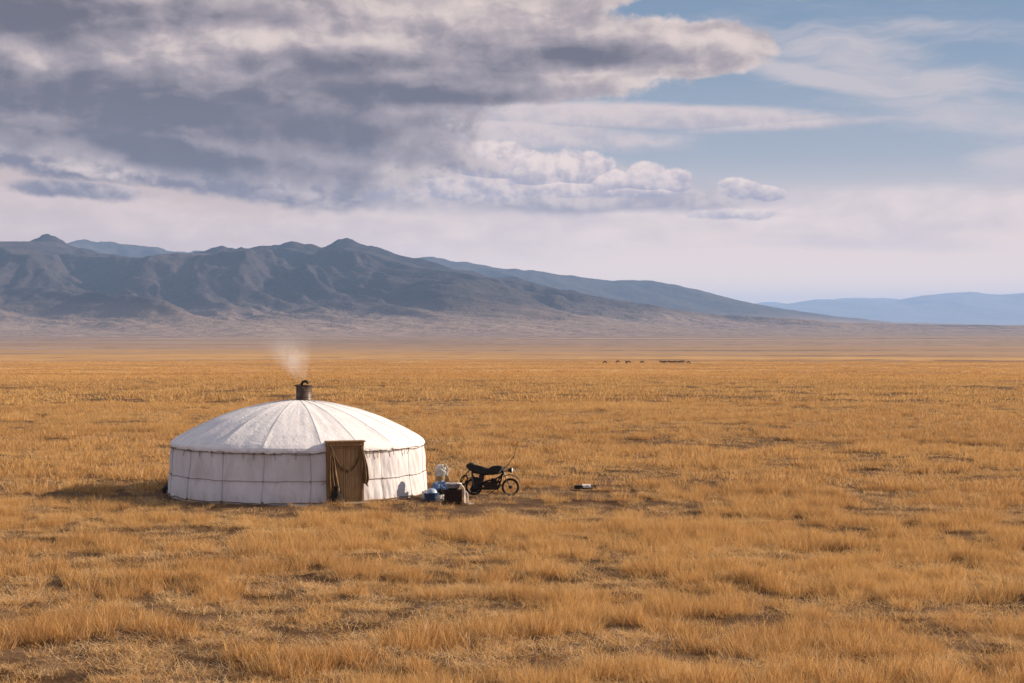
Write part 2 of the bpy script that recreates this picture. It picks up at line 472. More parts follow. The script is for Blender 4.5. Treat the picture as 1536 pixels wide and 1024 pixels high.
def bare(x, y):
    """1 where the soil is bare"""
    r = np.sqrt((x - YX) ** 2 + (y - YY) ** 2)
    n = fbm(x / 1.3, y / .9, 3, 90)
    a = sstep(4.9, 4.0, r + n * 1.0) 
    # worn strip in front of the door, running past the pile and the motorbike
    yc = 41.5 + .10 * (x + 5) + .10 * np.clip(-7 - x, 0, 9)
    s = sstep(2.3, 1.1, np.abs(y - yc) + n * .9) * sstep(-11.5, -8.5, x) * sstep(5.0, 1.0, x) * .95
    s = np.maximum(s, sstep(2.2, 1.2, np.sqrt((x + 11.0) ** 2 / 3.2 + (y - 44.6) ** 2) + n * .8) * .93)  # dark bare soil laid out to the yurt's cast shadow, to deepen it
    p = np.maximum(sstep(2.1, 1.4, np.sqrt((x - 2.03) ** 2 / 1.2 + (y - 46.0) ** 2)), sstep(2.3, 1.2, np.sqrt((x + .9) ** 2 / 1.8 + (y - 44.3) ** 2) + n * .8)) * .9
    sc = sstep(.20, .36, fbm(x / 2.6 + 9, y / 1.5, 4, 95)) * .85
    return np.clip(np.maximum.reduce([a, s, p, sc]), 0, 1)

angs = np.concatenate([np.arange(-180, -30, 5.0), np.arange(-30, 30, .22), np.arange(30, 180, 5.0)])
rads = np.concatenate([[.01, 4, 8, 12], np.arange(15, 62, .22), np.exp(np.linspace(math.log(62), math.log(44000), 420))])
A_, Rr = np.meshgrid(np.radians(angs), rads, indexing='ij')
GX, GY = Rr * np.sin(A_), Rr * np.cos(A_)
GZ = ground_z(GX, GY)
m, out = new_mat('steppe_ground'); MAT['ground'] = m
pos = geopos()
sp = N.new('ShaderNodeSeparateXYZ'); N.put(sp.inputs[0], pos)
px_, py_ = N(sp.outputs[0]), N(sp.outputs[1])
dist = N.m('SQRT', px_ * px_ + py_ * py_)
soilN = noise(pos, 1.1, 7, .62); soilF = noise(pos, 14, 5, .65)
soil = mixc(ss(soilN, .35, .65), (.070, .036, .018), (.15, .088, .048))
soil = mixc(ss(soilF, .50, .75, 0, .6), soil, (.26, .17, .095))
# far sward, seen from so far that single tufts melt together
fn1 = noise(mapping(pos, (.012, .030, 1)), 1, 6, .62, 1.0); fn2 = noise(mapping(pos, (.12, .22, 1)), 1, 6, .7)
fn3 = noise(mapping(pos, (.0010, .0042, 1)), 1, 5, .6, .6); fn4 = noise(mapping(pos, (.5, .9, 1)), 1, 4, .7)
sward = mixc(ss(fn1, .32, .68), (.40, .22, .088), (.53, .32, .130))
sward = mixc(ss(fn2, .50, .75, 0, .55), sward, (.27, .145, .06))
sward = mixc(ss(fn4, .52, .78, 0, .5), sward, (.22, .115, .05))
sward = mixc(ss(fn3, .47, .60, 0, .8), sward, (.24, .135, .070))
# browner scrub takes over from the grass out on the flats
wob = (fn3 - .5) * 1.6
scrub = ss(N.m('LOGARITHM', dist, 10.0) + wob * .7, 2.80, 3.50)
scrubc = mixc(ss(fn3, .38, .62), (.23, .155, .115), (.34, .235, .170))
scrubc = mixc(ss(noise(mapping(pos, (.0016, .0100, 1)), 1, 5, .6), .52, .64), scrubc, (.12, .085, .07))
far = mixc(scrub, sward, scrubc)
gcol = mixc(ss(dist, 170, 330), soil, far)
principled(out, gcol, .97, bump=soilN + soilF * .35 + fn2 * 1.2, bstr=.6, bdist=.12, spec=.05)
ground = grid_mesh('ground', GX, GY, GZ, m, closed=True, kind='structure')

# ------------------------------------------------------------------ hills
def hill_mat(name, c1, c2, c3):
    m, out = new_mat(name)
    p = geopos()
    sp = N.new('ShaderNodeSeparateXYZ'); N.put(sp.inputs[0], p); hh = N(sp.outputs[2])
    n1 = noise(mapping(p, (.0011, .0011, .0022)), 1, 8, .6, .4); n2 = noise(mapping(p, (.009, .009, .02)), 1, 6, .65)
    col = mixc(ss(n1, .35, .65), c1, c2); col = mixc(ss(n2, .48, .72, 0, .8), col, c3)
    col = mixc(ss(hh + (n1 - .5) * 120, 120, -15, 0, .95), col, (.26, .19, .155))
    principled(out, col, .95, bump=n2 + n1 * 2, bstr=.8, bdist=40, spec=.05)
    return m
def hill_range(name, pts, D, front, back, xr, nx, ny, seed, mat, amp=.36, spur=900., toe=1.9, gul=.5):
    px = np.array([p[0] for p in pts], float); py = np.array([p[1] for p in pts], float)
    hx = (px - 768) * D / F; hz = (HY - py) * D / F + CAMH + 31
    X = np.linspace(xr[0] * D / F, xr[1] * D / F, nx)
    rz = np.interp(X, hx, hz)
    kk = np.hanning(7); kk /= kk.sum(); rz = np.convolve(np.pad(rz, 3, mode='edge'), kk, 'valid')
    rz = rz + fbm(X / (D * .02), X * 0 + seed, 5, seed) * .055 * rz + fbm(X / 75, X * 0 + seed, 3, seed + 4) * .018 * rz
    v = np.concatenate([np.linspace(0, 1, ny), 1 + np.linspace(0, 1, ny // 4)[1:]])
    XX, VV = np.meshgrid(X, v, indexing='ij'); RZ = rz[:, None]
    wig = fbm(XX / 2600, XX * 0 + 3, 3, seed + 2) * 500
    YYY = np.where(VV <= 1, D - front * (1 - VV), D + (VV - 1) * back) + wig * np.clip(VV, 0, 1)
    t = np.clip(VV, 0, 1); tb = np.clip(VV - 1, 0, 1)
    base = RZ * (t ** toe) * (1 - tb) ** 1.5
    SK = XX + .55 * (YYY - D)
    wx = SK + 380 * fbm(XX / 1500, YYY / 1500, 4, seed + 8); wy = YYY + 420 * fbm(XX / 1500 + 50, YYY / 1500, 4, seed + 9)
    sp1 = ridged(wx / spur, wy / (spur * 2.6), 6, seed + 20, .5)
    sp2 = ridged(wx / (spur * .42), wy / (spur * 1.2), 5, seed + 50, .5)
    env = np.clip(t, 0, 1) ** 2.9 * 1.75 * np.sqrt(np.clip(1 - t, 0, 1) + .002) * 1.9
    z = base + RZ * amp * env * (sp1 * 1.5 - .55) + RZ * amp * gul * env * (sp2 - .4)
    z = z + RZ * .02 * fbm(XX / 150, YYY / 150, 4, seed + 61) * t
    z = np.maximum(z, base * .25) 
    # nothing in front may rise above the crest line as seen from the plain
    lim = (RZ - CAMH - 31) / D * YYY + CAMH + 31
    z = np.where(t < .999, np.minimum(z, lim * .985 - 3), z)
    z = np.where(tb > 0, np.minimum(z, RZ * (1 - tb * .9)), z)
    foot = sstep(0, .06, t)
    return grid_mesh(name, XX, YYY, z * foot - 31 - (1 - foot) * 4, mat, kind='structure')
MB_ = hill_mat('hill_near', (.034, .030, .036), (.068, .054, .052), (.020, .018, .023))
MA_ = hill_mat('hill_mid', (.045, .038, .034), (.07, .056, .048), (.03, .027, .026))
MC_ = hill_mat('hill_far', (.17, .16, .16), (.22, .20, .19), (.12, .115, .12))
near_pts = [(-700, 372), (-400, 352), (-200, 372), (-90, 360), (0, 368), (30, 366), (75, 362), (105, 368), (135, 377), (200, 384), (270, 384), (305, 379), (350, 382), (405, 376), (440, 369), (478, 376), (492, 378), (527, 369), (560, 375), (600, 388), (640, 398), (700, 408), (768, 418), (800, 425), (828, 433), (868, 441), (918, 451), (978, 462), (1028, 469), (1118, 477), (1250, 485), (1500, 489), (2000, 490)]
mid_pts = [(-700, 380), (-300, 360), (0, 374), (90, 363), (120, 361.5), (160, 360), (200, 368), (265, 382), (345, 373), (380, 376), (440, 380), (520, 384), (600, 388), (648, 385), (690, 394), (740, 402), (800, 409), (850, 412), (905, 423), (975, 424), (1050, 437), (1100, 452), (1180, 465), (1240, 474), (1330, 483), (1500, 488), (2100, 489)]
far_pts = [(700, 470), (1000, 470), (1090, 461), (1130, 457), (1165, 458), (1240, 449), (1300, 450), (1345, 452), (1410, 440), (1455, 438), (1490, 443), (1536, 441), (1620, 436), (1800, 446), (2300, 430)]
back_pts = [(800, 470), (1100, 460), (1150, 454), (1200, 458), (1265, 447), (1330, 448), (1400, 458), (1700, 450), (2300, 455)]
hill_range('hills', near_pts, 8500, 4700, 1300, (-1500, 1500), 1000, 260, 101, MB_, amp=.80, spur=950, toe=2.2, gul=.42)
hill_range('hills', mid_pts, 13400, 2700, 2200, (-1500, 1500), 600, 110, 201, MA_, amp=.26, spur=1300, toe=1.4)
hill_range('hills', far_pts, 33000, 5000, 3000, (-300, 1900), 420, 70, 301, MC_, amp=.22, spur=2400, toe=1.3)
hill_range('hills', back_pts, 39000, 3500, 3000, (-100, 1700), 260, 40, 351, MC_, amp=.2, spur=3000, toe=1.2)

# ------------------------------------------------------------------ haze
bm = bmesh.new(); box(bm, (0, 0, 0), (90400, 90400, 780))
m, out = new_mat('haze_air')
pv = N.new('ShaderNodeVolumePrincipled'); pv.inputs['Density Attribute'].default_value = ''
pv.inputs['Color'].default_value = (.38, .60, 1.0, 1); pv.inputs['Density'].default_value = 4.3e-5; pv.inputs['Anisotropy'].default_value = 0
m.node_tree.links.new(pv.outputs[0], out.inputs['Volume'])
hz = finish('haze', bm, m, smooth=False, loc=(0, 0, 780 / 2 - 42)); hz['kind'] = 'stuff'

# ------------------------------------------------------------------ grass
m, out = new_mat('dry_grass')
at = N.new('ShaderNodeAttribute', attribute_name='tone', attribute_type='GEOMETRY')
tone_ = N(at.outputs['Fac'])
oi = N.new('ShaderNodeObjectInfo'); rnd = N(oi.outputs['Random'])
pos = geopos()
patch = noise(mapping(pos, (.16, .22, 0)), 1, 4, .6); patch2 = noise(mapping(pos, (.02, .045, 0)), 1, 4, .6)
gc = mixc(ss(tone_, .15, .85), (.23, .112, .037), (.92, .55, .215))
gc = mixc(ss(tone_, .80, .96), gc, (.84, .68, .46))
gc = mixc(ss(patch, .45, .66, 0, .4), gc, (.50, .28, .115))
gc = mixc(ss(patch2, .42, .60, 0, .4), gc, (.78, .50, .20))
gc = mixc(rnd * .3, gc, (.50, .29, .13))
band = noise(mapping(pos, (.006, .022, 0)), 1, 4, .6)
gc = mixc(ss(band, .50, .66, 0, .45), gc, (.40, .21, .085))
dfs = N.new('ShaderNodeBsdfDiffuse'); N.put(dfs.inputs[0], gc)
trl = N.new('ShaderNodeBsdfTranslucent'); N.put(trl.inputs[0], gc)
mx = N.new('ShaderNodeMixShader'); mx.inputs[0].default_value = .37
m.node_tree.links.new(dfs.outputs[0], mx.inputs[1]); m.node_tree.links.new(trl.outputs[0], mx.inputs[2])
m.node_tree.links.new(mx.outputs[0], out.inputs[0])
MAT['grass'] = m

def tuft_mesh(name, nbl, rad, hmin, hmax, wid, lean, seed, flat=0.0, pale=0.0, curl=.5):
    rg = np.random.default_rng(seed)
    V_, F_, T_ = [], [], []
    for b in range(nbl):
        a = rg.uniform(0, 2 * math.pi); r = rad * math.sqrt(rg.uniform()) 
        bx, by = r * math.cos(a), r * math.sin(a)
        h = rg.uniform(hmin, hmax) * (1 - .25 * r / rad)
        lay = rg.uniform() < flat
        ang = a + rg.normal(0, .9); 
        if lay: ang = rg.uniform(0, 6.28)
        tilt = abs(rg.normal(lean, .22)) if not lay else rg.uniform(1.1, 1.5)
        bend = rg.uniform(.1, 1.0) * curl + (rg.uniform(-.5, .3) if lay else 0)
        tw = rg.normal(0, .5)
        seg = 4; p = np.array([bx, by, -.03 if not lay else rg.uniform(0, .04)]); th = tilt; fi = ang
        face = rg.uniform(0, math.pi); side = np.array([math.cos(face), math.sin(face), 0])
        base = len(V_); w0 = wid * rg.uniform(.6, 1.25)
        for k in range(seg + 1):
            w = w0 * (1 - (k / seg) ** 1.5 * .85)
            V_.append(p - side * w / 2); V_.append(p + side * w / 2)
            st_ = h / seg
            d = np.array([math.sin(th) * math.cos(fi), math.sin(th) * math.sin(fi), math.cos(th)])
            p = p + d * st_; th += bend / seg * 1.6; fi += tw / seg
            if p[2] < .005: p[2] = .005 + rg.uniform(0, .01)
        t = np.clip(rg.normal(.5 + pale, .25), 0, 1)
        T_ += [t] * (2 * (seg + 1))
        for k in range(seg): F_.append((base + 2 * k, base + 2 * k + 1, base + 2 * k + 3, base + 2 * k + 2))
    me = bpy.data.meshes.new(name); me.from_pydata([tuple(v) for v in V_], [], F_)
    at = me.attributes.new('tone', 'FLOAT', 'POINT'); at.data.foreach_set('value', T_)
    me.materials.append(MAT['grass'])
    return bpy.data.objects.new(name, me)
lib = bpy.data.collections.new('tuft_library')
kinds = []
def addk(*a, **k):
    o = tuft_mesh('grass_tuft_%02d' % len(kinds), *a, **k); lib.objects.link(o); kinds.append(o)
for s in range(5): addk(100, .17, .14, .36, .0062, .36, 500 + s, curl=.8)                     # 0-4 upright near
for s in range(4): addk(120, .34, .12, .30, .0068, .7, 520 + s, flat=.72, pale=.24, curl=.7)     # 5-8 matted near
for s in range(3): addk(90, .32, .15, .32, .013, .38, 540 + s, curl=.8)                          # 9-11 upright mid
for s in range(2): addk(90, .6, .12, .28, .013, .8, 560 + s, flat=.6, pale=.12, curl=.7)         # 12-13 matted mid
for s in range(3): addk(70, .95, .16, .34, .045, .5, 580 + s, flat=.15, curl=.8)                 # 14-16 far
for s in range(2): addk(46, .14, .30, .52, .0045, .22, 600 + s, curl=.9, pale=.1)                # 17-18 tall seed stalks

P, TI, SC = [], [], []
def scatter(n, d0, d1, accept, kind, smin, smax, zs=None, seed=0, half=21.5, off=0.0):
    rg = np.random.default_rng(seed)
    d = np.sqrt(rg.uniform(d0 * d0, d1 * d1, n)); a = np.radians(rg.uniform(-half, half, n))
    x, y = d * np.sin(a), d * np.cos(a)
    pr = accept(x, y); keep = rg.uniform(size=n) < pr
    r0 = np.sqrt((x - YX) ** 2 + (y - YY) ** 2); keep &= r0 > 3.62
    x, y, pr = x[keep], y[keep], pr[keep]
    z = ground_z(x, y)
    s = rg.uniform(smin, smax, len(x)); hz_ = s * (zs(x, y) if zs else 1.0)
    P.append(np.stack([x, y, z + off], -1)); TI.append(rg.integers(kind[0], kind[1] + 1, len(x)))
    SC.append(np.stack([s, s, hz_], -1))
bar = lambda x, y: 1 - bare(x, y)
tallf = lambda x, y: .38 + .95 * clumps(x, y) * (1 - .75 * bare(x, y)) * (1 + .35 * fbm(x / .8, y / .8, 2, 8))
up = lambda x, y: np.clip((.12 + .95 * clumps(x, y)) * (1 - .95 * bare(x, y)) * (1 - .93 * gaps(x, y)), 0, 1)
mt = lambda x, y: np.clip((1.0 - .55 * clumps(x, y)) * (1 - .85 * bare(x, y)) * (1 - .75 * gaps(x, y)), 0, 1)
wedge = lambda d0, d1: .375 * (d1 * d1 - d0 * d0)
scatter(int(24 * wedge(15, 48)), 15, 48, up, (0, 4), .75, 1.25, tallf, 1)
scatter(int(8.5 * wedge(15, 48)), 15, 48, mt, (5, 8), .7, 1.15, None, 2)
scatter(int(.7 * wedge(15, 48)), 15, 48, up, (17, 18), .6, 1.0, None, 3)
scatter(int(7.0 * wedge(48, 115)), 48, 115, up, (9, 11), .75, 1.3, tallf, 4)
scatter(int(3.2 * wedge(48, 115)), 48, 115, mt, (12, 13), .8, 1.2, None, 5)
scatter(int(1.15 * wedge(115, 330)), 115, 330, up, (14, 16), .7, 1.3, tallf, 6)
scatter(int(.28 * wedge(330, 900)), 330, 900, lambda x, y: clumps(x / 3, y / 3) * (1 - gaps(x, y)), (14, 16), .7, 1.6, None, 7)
P = np.concatenate(P); TI = np.concatenate(TI); SC = np.concatenate(SC)
print('grass instances', len(P))
rgx = np.random.default_rng(77)
ROT = np.stack([rgx.normal(0, .08, len(P)), rgx.normal(0, .08, len(P)), rgx.uniform(0, 6.283, len(P))], -1)
me = bpy.data.meshes.new('grass'); me.vertices.add(len(P)); me.vertices.foreach_set('co', P.ravel())
a_ = me.attributes.new('ti', 'INT', 'POINT'); a_.data.foreach_set('value', TI.astype(np.int32))
a_ = me.attributes.new('rot', 'FLOAT_VECTOR', 'POINT'); a_.data.foreach_set('vector', ROT.ravel())
a_ = me.attributes.new('sc', 'FLOAT_VECTOR', 'POINT'); a_.data.foreach_set('vector', SC.ravel())
me.materials.append(MAT['grass'])
gob = bpy.data.objects.new('grass', me); link(gob); gob['kind'] = 'stuff'
tag(gob, 'dry golden steppe grass covering the plain', 'grass')
ng = bpy.data.node_groups.new('scatter_grass', 'GeometryNodeTree')
ng.interface.new_socket('Geometry', in_out='INPUT', socket_type='NodeSocketGeometry')
ng.interface.new_socket('Geometry', in_out='OUTPUT', socket_type='NodeSocketGeometry')
gi = ng.nodes.new('NodeGroupInput'); go = ng.nodes.new('NodeGroupOutput')
iop = ng.nodes.new('GeometryNodeInstanceOnPoints'); ci = ng.nodes.new('GeometryNodeCollectionInfo')
ci.inputs['Collection'].default_value = lib; ci.inputs['Separate Children'].default_value = True; ci.inputs['Reset Children'].default_value = True
def named(nm, dt):
    n = ng.nodes.new('GeometryNodeInputNamedAttribute'); n.data_type = dt; n.inputs['Name'].default_value = nm
    return n.outputs['Attribute']
e2r = ng.nodes.new('FunctionNodeEulerToRotation')
L = ng.links.new
L(gi.outputs[0], iop.inputs['Points']); L(ci.outputs[0], iop.inputs['Instance'])
iop.inputs['Pick Instance'].default_value = True
L(named('ti', 'INT'), iop.inputs['Instance Index']); L(named('rot', 'FLOAT_VECTOR'), e2r.inputs[0]); L(e2r.outputs[0], iop.inputs['Rotation'])
L(named('sc', 'FLOAT_VECTOR'), iop.inputs['Scale']); L(iop.outputs[0], go.inputs[0])
md = gob.modifiers.new('scatter', 'NODES'); md.node_group = ng

# ------------------------------------------------------------------ yurt
yurt = empty('yurt', (YX, YY, 0))
tag(yurt, 'round white felt tent with brown wooden door and smoking metal chimney', 'yurt')
WS = [-8, 12, 27, 46, 65, 84, 102, 122, 142, 162, 182, 202, 222, 242, 264, 290, 312, 333]      # wall seams (deg, 0 = towards camera)
RS = [-8, 17, 34, 52, 70, 87, 105, 125, 145, 165, 185, 205, 225, 245, 266, 292, 312, 332]
def seam_d(th, S):
    d = np.full_like(th, 999.)
    for s in S: d = np.minimum(d, np.abs((th - s + 180) % 360 - 180))
    return d
def wall_r(z): return 3.49 - .11 * np.clip(z, 0, 1.45) / 1.4
def wall_pos(th, z):
    """th in degrees"""
    t = np.radians(th)
    r = wall_r(z)
    sdist = seam_d(th, WS)
    ce = np.cos(t) * 3.3; sn = np.sin(t) * 3.3
    zz = np.clip(z / 1.4, 0, 1)
    bul = np.sin(np.pi * np.clip(z / .6, 0, 1)) * .020 + np.sin(np.pi * np.clip((z - .6) / .75, 0, 1)) * .028
    r = r + bul * np.clip(sdist / 8, 0, 1) - .012 * np.exp(-(sdist / 1.0) ** 2)
    r = r + .028 * perlin(th / 5.5, z * .8 + 5, 3) * np.sin(np.pi * zz) ** .5 + .016 * perlin(th / 2.2 + z * 1.5, z * 1.4, 6) + .010 * fbm(th / 1.2, z * 3.5, 3, 9)
    return r * np.sin(t), -r * np.cos(t), z
th = np.arange(0, 360, .5); zv = np.linspace(-.03, 1.42, 44)
TH, ZV = np.meshgrid(th, zv, indexing='ij')
hem = .025 * perlin(TH / 7, TH * 0, 31)
wx_, wy_, _ = wall_pos(TH, ZV)
grid_mesh('wall', wx_, wy_, ZV + hem * (1 - ZV / 1.42), MAT['wall_felt'], yurt, closed=True)
# roof
rp = np.array([.0, .12, .35, .95, 1.6, 2.22, 2.9, 3.30, 3.41, 3.435, 3.435]); zp = np.array([2.50, 2.50, 2.49, 2.405, 2.25, 2.035, 1.725, 1.50, 1.415, 1.365, 1.31])
s_ = np.concatenate([np.linspace(0, 8, 60), np.linspace(8, 10, 9)[1:]])
TH, SV = np.meshgrid(np.arange(0, 360, .5), s_, indexing='ij')
def sm(v):
    k = np.hanning(7); k /= k.sum(); n = len(v)
    return np.convolve(np.pad(v, 3, mode='reflect', reflect_type='odd'), k, 'valid')
rr_ = np.interp(s_, np.arange(11), rp); zz_ = np.interp(s_, np.arange(11), zp)
rr_[3:-9] = sm(rr_)[3:-9]; zz_[3:-9] = sm(zz_)[3:-9]
RR = np.repeat(rr_[None, :], TH.shape[0], 0); ZZ = np.repeat(zz_[None, :], TH.shape[0], 0)
sdist = seam_d(TH, RS); fac = np.clip(RR / 3.4, 0, 1)
ZZ = ZZ + .010 * np.exp(-(sdist / 1.2) ** 2) * fac - .020 * np.clip(sdist / 9, 0, 1) ** 1.4 * fac * np.clip((3.5 - RR) / .8, .4, 1)
ZZ = ZZ + fac * (.014 * perlin(TH / 5, RR * 1.1, 41) )
skirt = np.clip((SV - 8) / 2, 0, 1)
ZZ = ZZ - skirt * (.045 * np.abs(perlin(TH / 9, TH * 0 + 2, 47)) + .02 * perlin(TH / 2.5, TH * 0, 49))
RR = RR + skirt * .018 * perlin(TH / 2.0, SV, 51)
T = np.radians(TH)
roof = grid_mesh('roof', RR * np.sin(T), -RR * np.cos(T), ZZ, MAT['roof_canvas'], yurt, closed=True)
# seam ribs on the roof: sewn double fold
bm = bmesh.new()
for s in RS:
    tt = R_(s); pts = []
    for k in range(6, 60, 2):
        j = k; i = int(round((s % 360) / .5)) % 720
        pts.append((RR[i, j] * math.sin(tt), -RR[i, j] * math.cos(tt), ZZ[i, j] + .004))
    tube(bm, pts, .0032, 5)
finish('seam', bm, MAT['seam_thread'], roof)
# belts and cords
def ring_rope(name, z, r, mat, wob=.012, seed=0, parent=None, off=.016):
    bm = bmesh.new(); pts = []
    for t in np.arange(0, 361, 1.5):
        zz = z + wob * float(fbm(t / 9.0, seed + .5, 3, seed)) * 2 - .016 * abs(math.sin(math.pi * (t + 18) / 20))
        x, y, _ = wall_pos(np.array(float(t % 360)), np.array(zz))
        k = 1 + (off + r) / 3.4
        pts.append((float(x) * k, float(y) * k, zz))
    tube(bm, pts, r, 6, cap=False)
    # knots where the cords cross
    for s in WS:
        x, y, _ = wall_pos(np.array(float(s % 360)), np.array(z)); k = 1 + (off + r) / 3.4
        if random.random() < .8: lump(bm, (float(x) * k, float(y) * k, z - .01), (r * 2.2, r * 2.2, r * 2.6), seed + s, .2, 2)
    return finish(name, bm, mat, parent or yurt)
ring_rope('rope', .59, .007, MAT['rope_hemp'], .014, 3)
ring_rope('rope', 1.285, .008, MAT['rope_hemp'], .02, 5, off=.03)
ring_rope('rope', .045, .014, MAT['rope_hemp'], .02, 8)
for s in WS:
    if s in (27,): continue
    bm = bmesh.new(); pts = []
    for z in np.linspace(.03, 1.33, 16):
        x, y, _ = wall_pos(np.array(float((s + .4 * math.sin(z * 3 + s)) % 360)), np.array(z)); k = 1 + .012 / 3.4
        pts.append((float(x) * k, float(y) * k, float(z)))
    tube(bm, pts, .0048, 5)
    finish('cord', bm, MAT['rope_grey'], yurt)
# bits of tie at the eaves
for k, s in enumerate([-70, -52, -40, -33, -17, -12, -3, 6, 39, 43, 52, 60, 64]):
    x, y, _ = wall_pos(np.array(float(s % 360)), np.array(1.27)); k2 = 1 + .05 / 3.4; x = float(x) * k2; y = float(y) * k2
    bm = bmesh.new(); tube(bm, [(x, y, 1.30), (x + .01, y - .01, 1.25), (x + random.uniform(-.03, .03), y - .01, 1.17 - random.random() * .06)], .007, 5)
    lump(bm, (x, y, 1.29), (.022, .022, .02), k, .2, 2)
    finish('tie', bm, MAT['rope_hemp'], yurt)

# chimney
cx_, cy_ = (456 - 768) / 55.0 - YX, 0.0
bm = bmesh.new()
lathe(bm, [(.205, -.12), (.215, 0), (.218, .02), (.212, .03), (.212, .42), (.226, .43), (.228, .455), (.20, .46), (.195, .40)], (0, 0, 0), 40)
chim = finish('chimney', bm, MAT['stove_metal'], yurt, loc=(cx_, cy_, 2.49)); chim.scale = (1, 1, .86)
bm = bmesh.new()
torus(bm, (0, 0, .455), .222, .016, 'Z', 40, 8)
for z in (.1, .27): torus(bm, (0, 0, z), .214, .006, 'Z', 40, 6)
finish('rim', bm, MAT['black_metal'], chim)
bm = bmesh.new()   # lid handle / cowl bent over the opening
tube(bm, [(-.06, 0, .43), (-.055, 0, .52), (-.02, 0, .585), (.05, 0, .60), (.10, 0, .56), (.115, 0, .515)], [.03, .035, .042, .045, .04, .028], 12)
tube(bm, [(-.27, -.02, .455), (-.18, -.02, .475), (-.10, -.01, .50), (-.05, 0, .54)], [.018, .016, .014, .012], 8)
finish('cowl', bm, MAT['black_metal'], chim)
bm = bmesh.new()   # crumpled canvas collar
for k in range(26):
    a = k / 26 * 6.283 + random.uniform(-.1, .1); r = random.uniform(.25, .40)
    lump(bm, (cx_ + r * math.cos(a), r * math.sin(a), 2.475 - (r - .2) * .12), (random.uniform(.03, .07), random.uniform(.03, .07), random.uniform(.008, .02)), k, .3, 2)
finish('collar', bm, MAT['plank_wood'], yurt)

# door, in its own frame: X right, -Y outwards
DA = R_(20.0)
dc = Vector((3.53 * math.sin(R_(26.6)), -3.53 * math.cos(R_(26.6)), 0))
def door_obj(name, bm, mat, parent=None, label=None):
    if parent is None:
        o = finish(name, bm, mat, yurt, loc=dc, rz=DA)
    else: o = finish(name, bm, mat, parent)
    if label: o['label'] = label
    return o
bm = bmesh.new()
for sx in (-1, 1):
    box(bm, (sx * .435, -.03, .76), (.065, .10, 1.52), bev=.006)
    box(bm, (sx * .462, .20, .76), (.045, .36, 1.50), bev=.004)
box(bm, (0, -.035, 1.515), (.94, .13, .09), bev=.006)
box(bm, (0, .03, 1.578), (1.01, .30, .035), bev=.006)
box(bm, (0, -.045, .02), (.94, .14, .05), bev=.006)
box(bm, (0, .22, 1.54), (.90, .36, .05))
dframe = door_obj('door_frame', bm, MAT['frame_wood'])
for sx in (-1, 1):
    bm = bmesh.new()
    x0 = sx * .2035
    box(bm, (x0, .012, .755), (.400, .02, 1.42))
    for zc, hh in ((.425, .66), (1.07, .54)):   # raised stiles and rails round two panels
        pass
    for xx in (x0 - .178, x0 + .178): box(bm, (xx, -.008, .755), (.044, .022, 1.42), bev=.004)
    for zz in (.075, .765, 1.435): box(bm, (x0, -.0075, zz), (.312, .019, .06), bev=.004)
    for k in range(3): box(bm, (x0 - .104 + k * .104, .0, .42), (.098, .012, .61), bev=.004)
    for k in range(3): box(bm, (x0 - .104 + k * .104, .0, 1.10), (.098, .012, .59), bev=.004)
    leaf = door_obj('door', bm, MAT['door_wood'])
    if sx > 0:
        bm = bmesh.new(); torus(bm, (.035, -.035, .80), .03, .006, 'Y', 18, 6); box(bm, (.035, -.024, .83), (.03, .012, .05), bev=.003)
        door_obj('handle', bm, MAT['black_metal'], leaf)
def cloth(name, f, nu, nv, mat, th=.006):
    U_, V_ = np.meshgrid(np.linspace(0, 1, nu), np.linspace(0, 1, nv), indexing='ij')
    X, Y, Z = f(U_, V_)
    o = grid_mesh(name, X, Y, Z, mat, yurt); o.location = dc; o.rotation_euler = (0, 0, DA)
    sm_ = o.modifiers.new('solid', 'SOLIDIFY'); sm_.thickness = th
    return o
def left_curtain(u, v):            # v: 0 top .. 1 bottom
    wdt = np.interp(v, [0, .12, .45, .75, 1], [.05, .09, .19, .28, .30])
    x = -.43 + wdt * u + .010 * np.sin(v * 9)
    y = -.085 - .05 * v - .030 * np.sin(u * 17 + v * 2) * (.35 + v) - .02 * fbm(u * 4, v * 3, 3, 4)
    return x, y, 1.46 - 1.40 * v - .03 * u * v + .04 * np.sin(u * 3)
cloth('curtain', left_curtain, 50, 60, MAT['curtain_cloth'])
def right_curtain(u, v):
    wdt = np.interp(v, [0, .15, .5, .8, .93, 1], [.04, .07, .15, .17, .11, .13])
    x0 = np.interp(v, [0, .3, 1], [.385, .41, .45])
    x = x0 + wdt * u
    y = -.11 - .035 * np.sin(u * 15 + v * 3) * (.3 + v) - .05 * np.sin(np.pi * u) * v
    return x, y, 1.42 - .90 * v - .12 * u * v
cloth('curtain', right_curtain, 44, 44, MAT['curtain_cloth'])
def swag(pts, w):
    P0 = [Vector(p) for p in pts]
    def f(u, v):
        t = v * (len(P0) - 1); i = np.clip(np.floor(t).astype(int), 0, len(P0) - 2); fr = t - i
        A = np.array([tuple(p) for p in P0])
        # smooth with cosine blend
        C_ = A[i] * (1 - fr)[..., None] + A[i + 1] * fr[..., None]
        return C_[..., 0] + w * (u - .5) * (1 + v), C_[..., 1] - .018 * np.sin(u * 9), C_[..., 2] + w * .3 * (u - .5)
    return f
cloth('curtain', swag([(-.40, -.10, 1.45), (-.30, -.085, 1.20), (-.20, -.075, 1.0), (-.10, -.06, .88), (-.05, -.035, .84)], .035), 12, 30, MAT['curtain_cloth'], .004)
cloth('curtain', swag([(.39, -.10, 1.42), (.33, -.085, 1.18), (.26, -.075, 1.0), (.17, -.06, .88), (.13, -.035, .85)], .035), 12, 30, MAT['curtain_cloth'], .004)
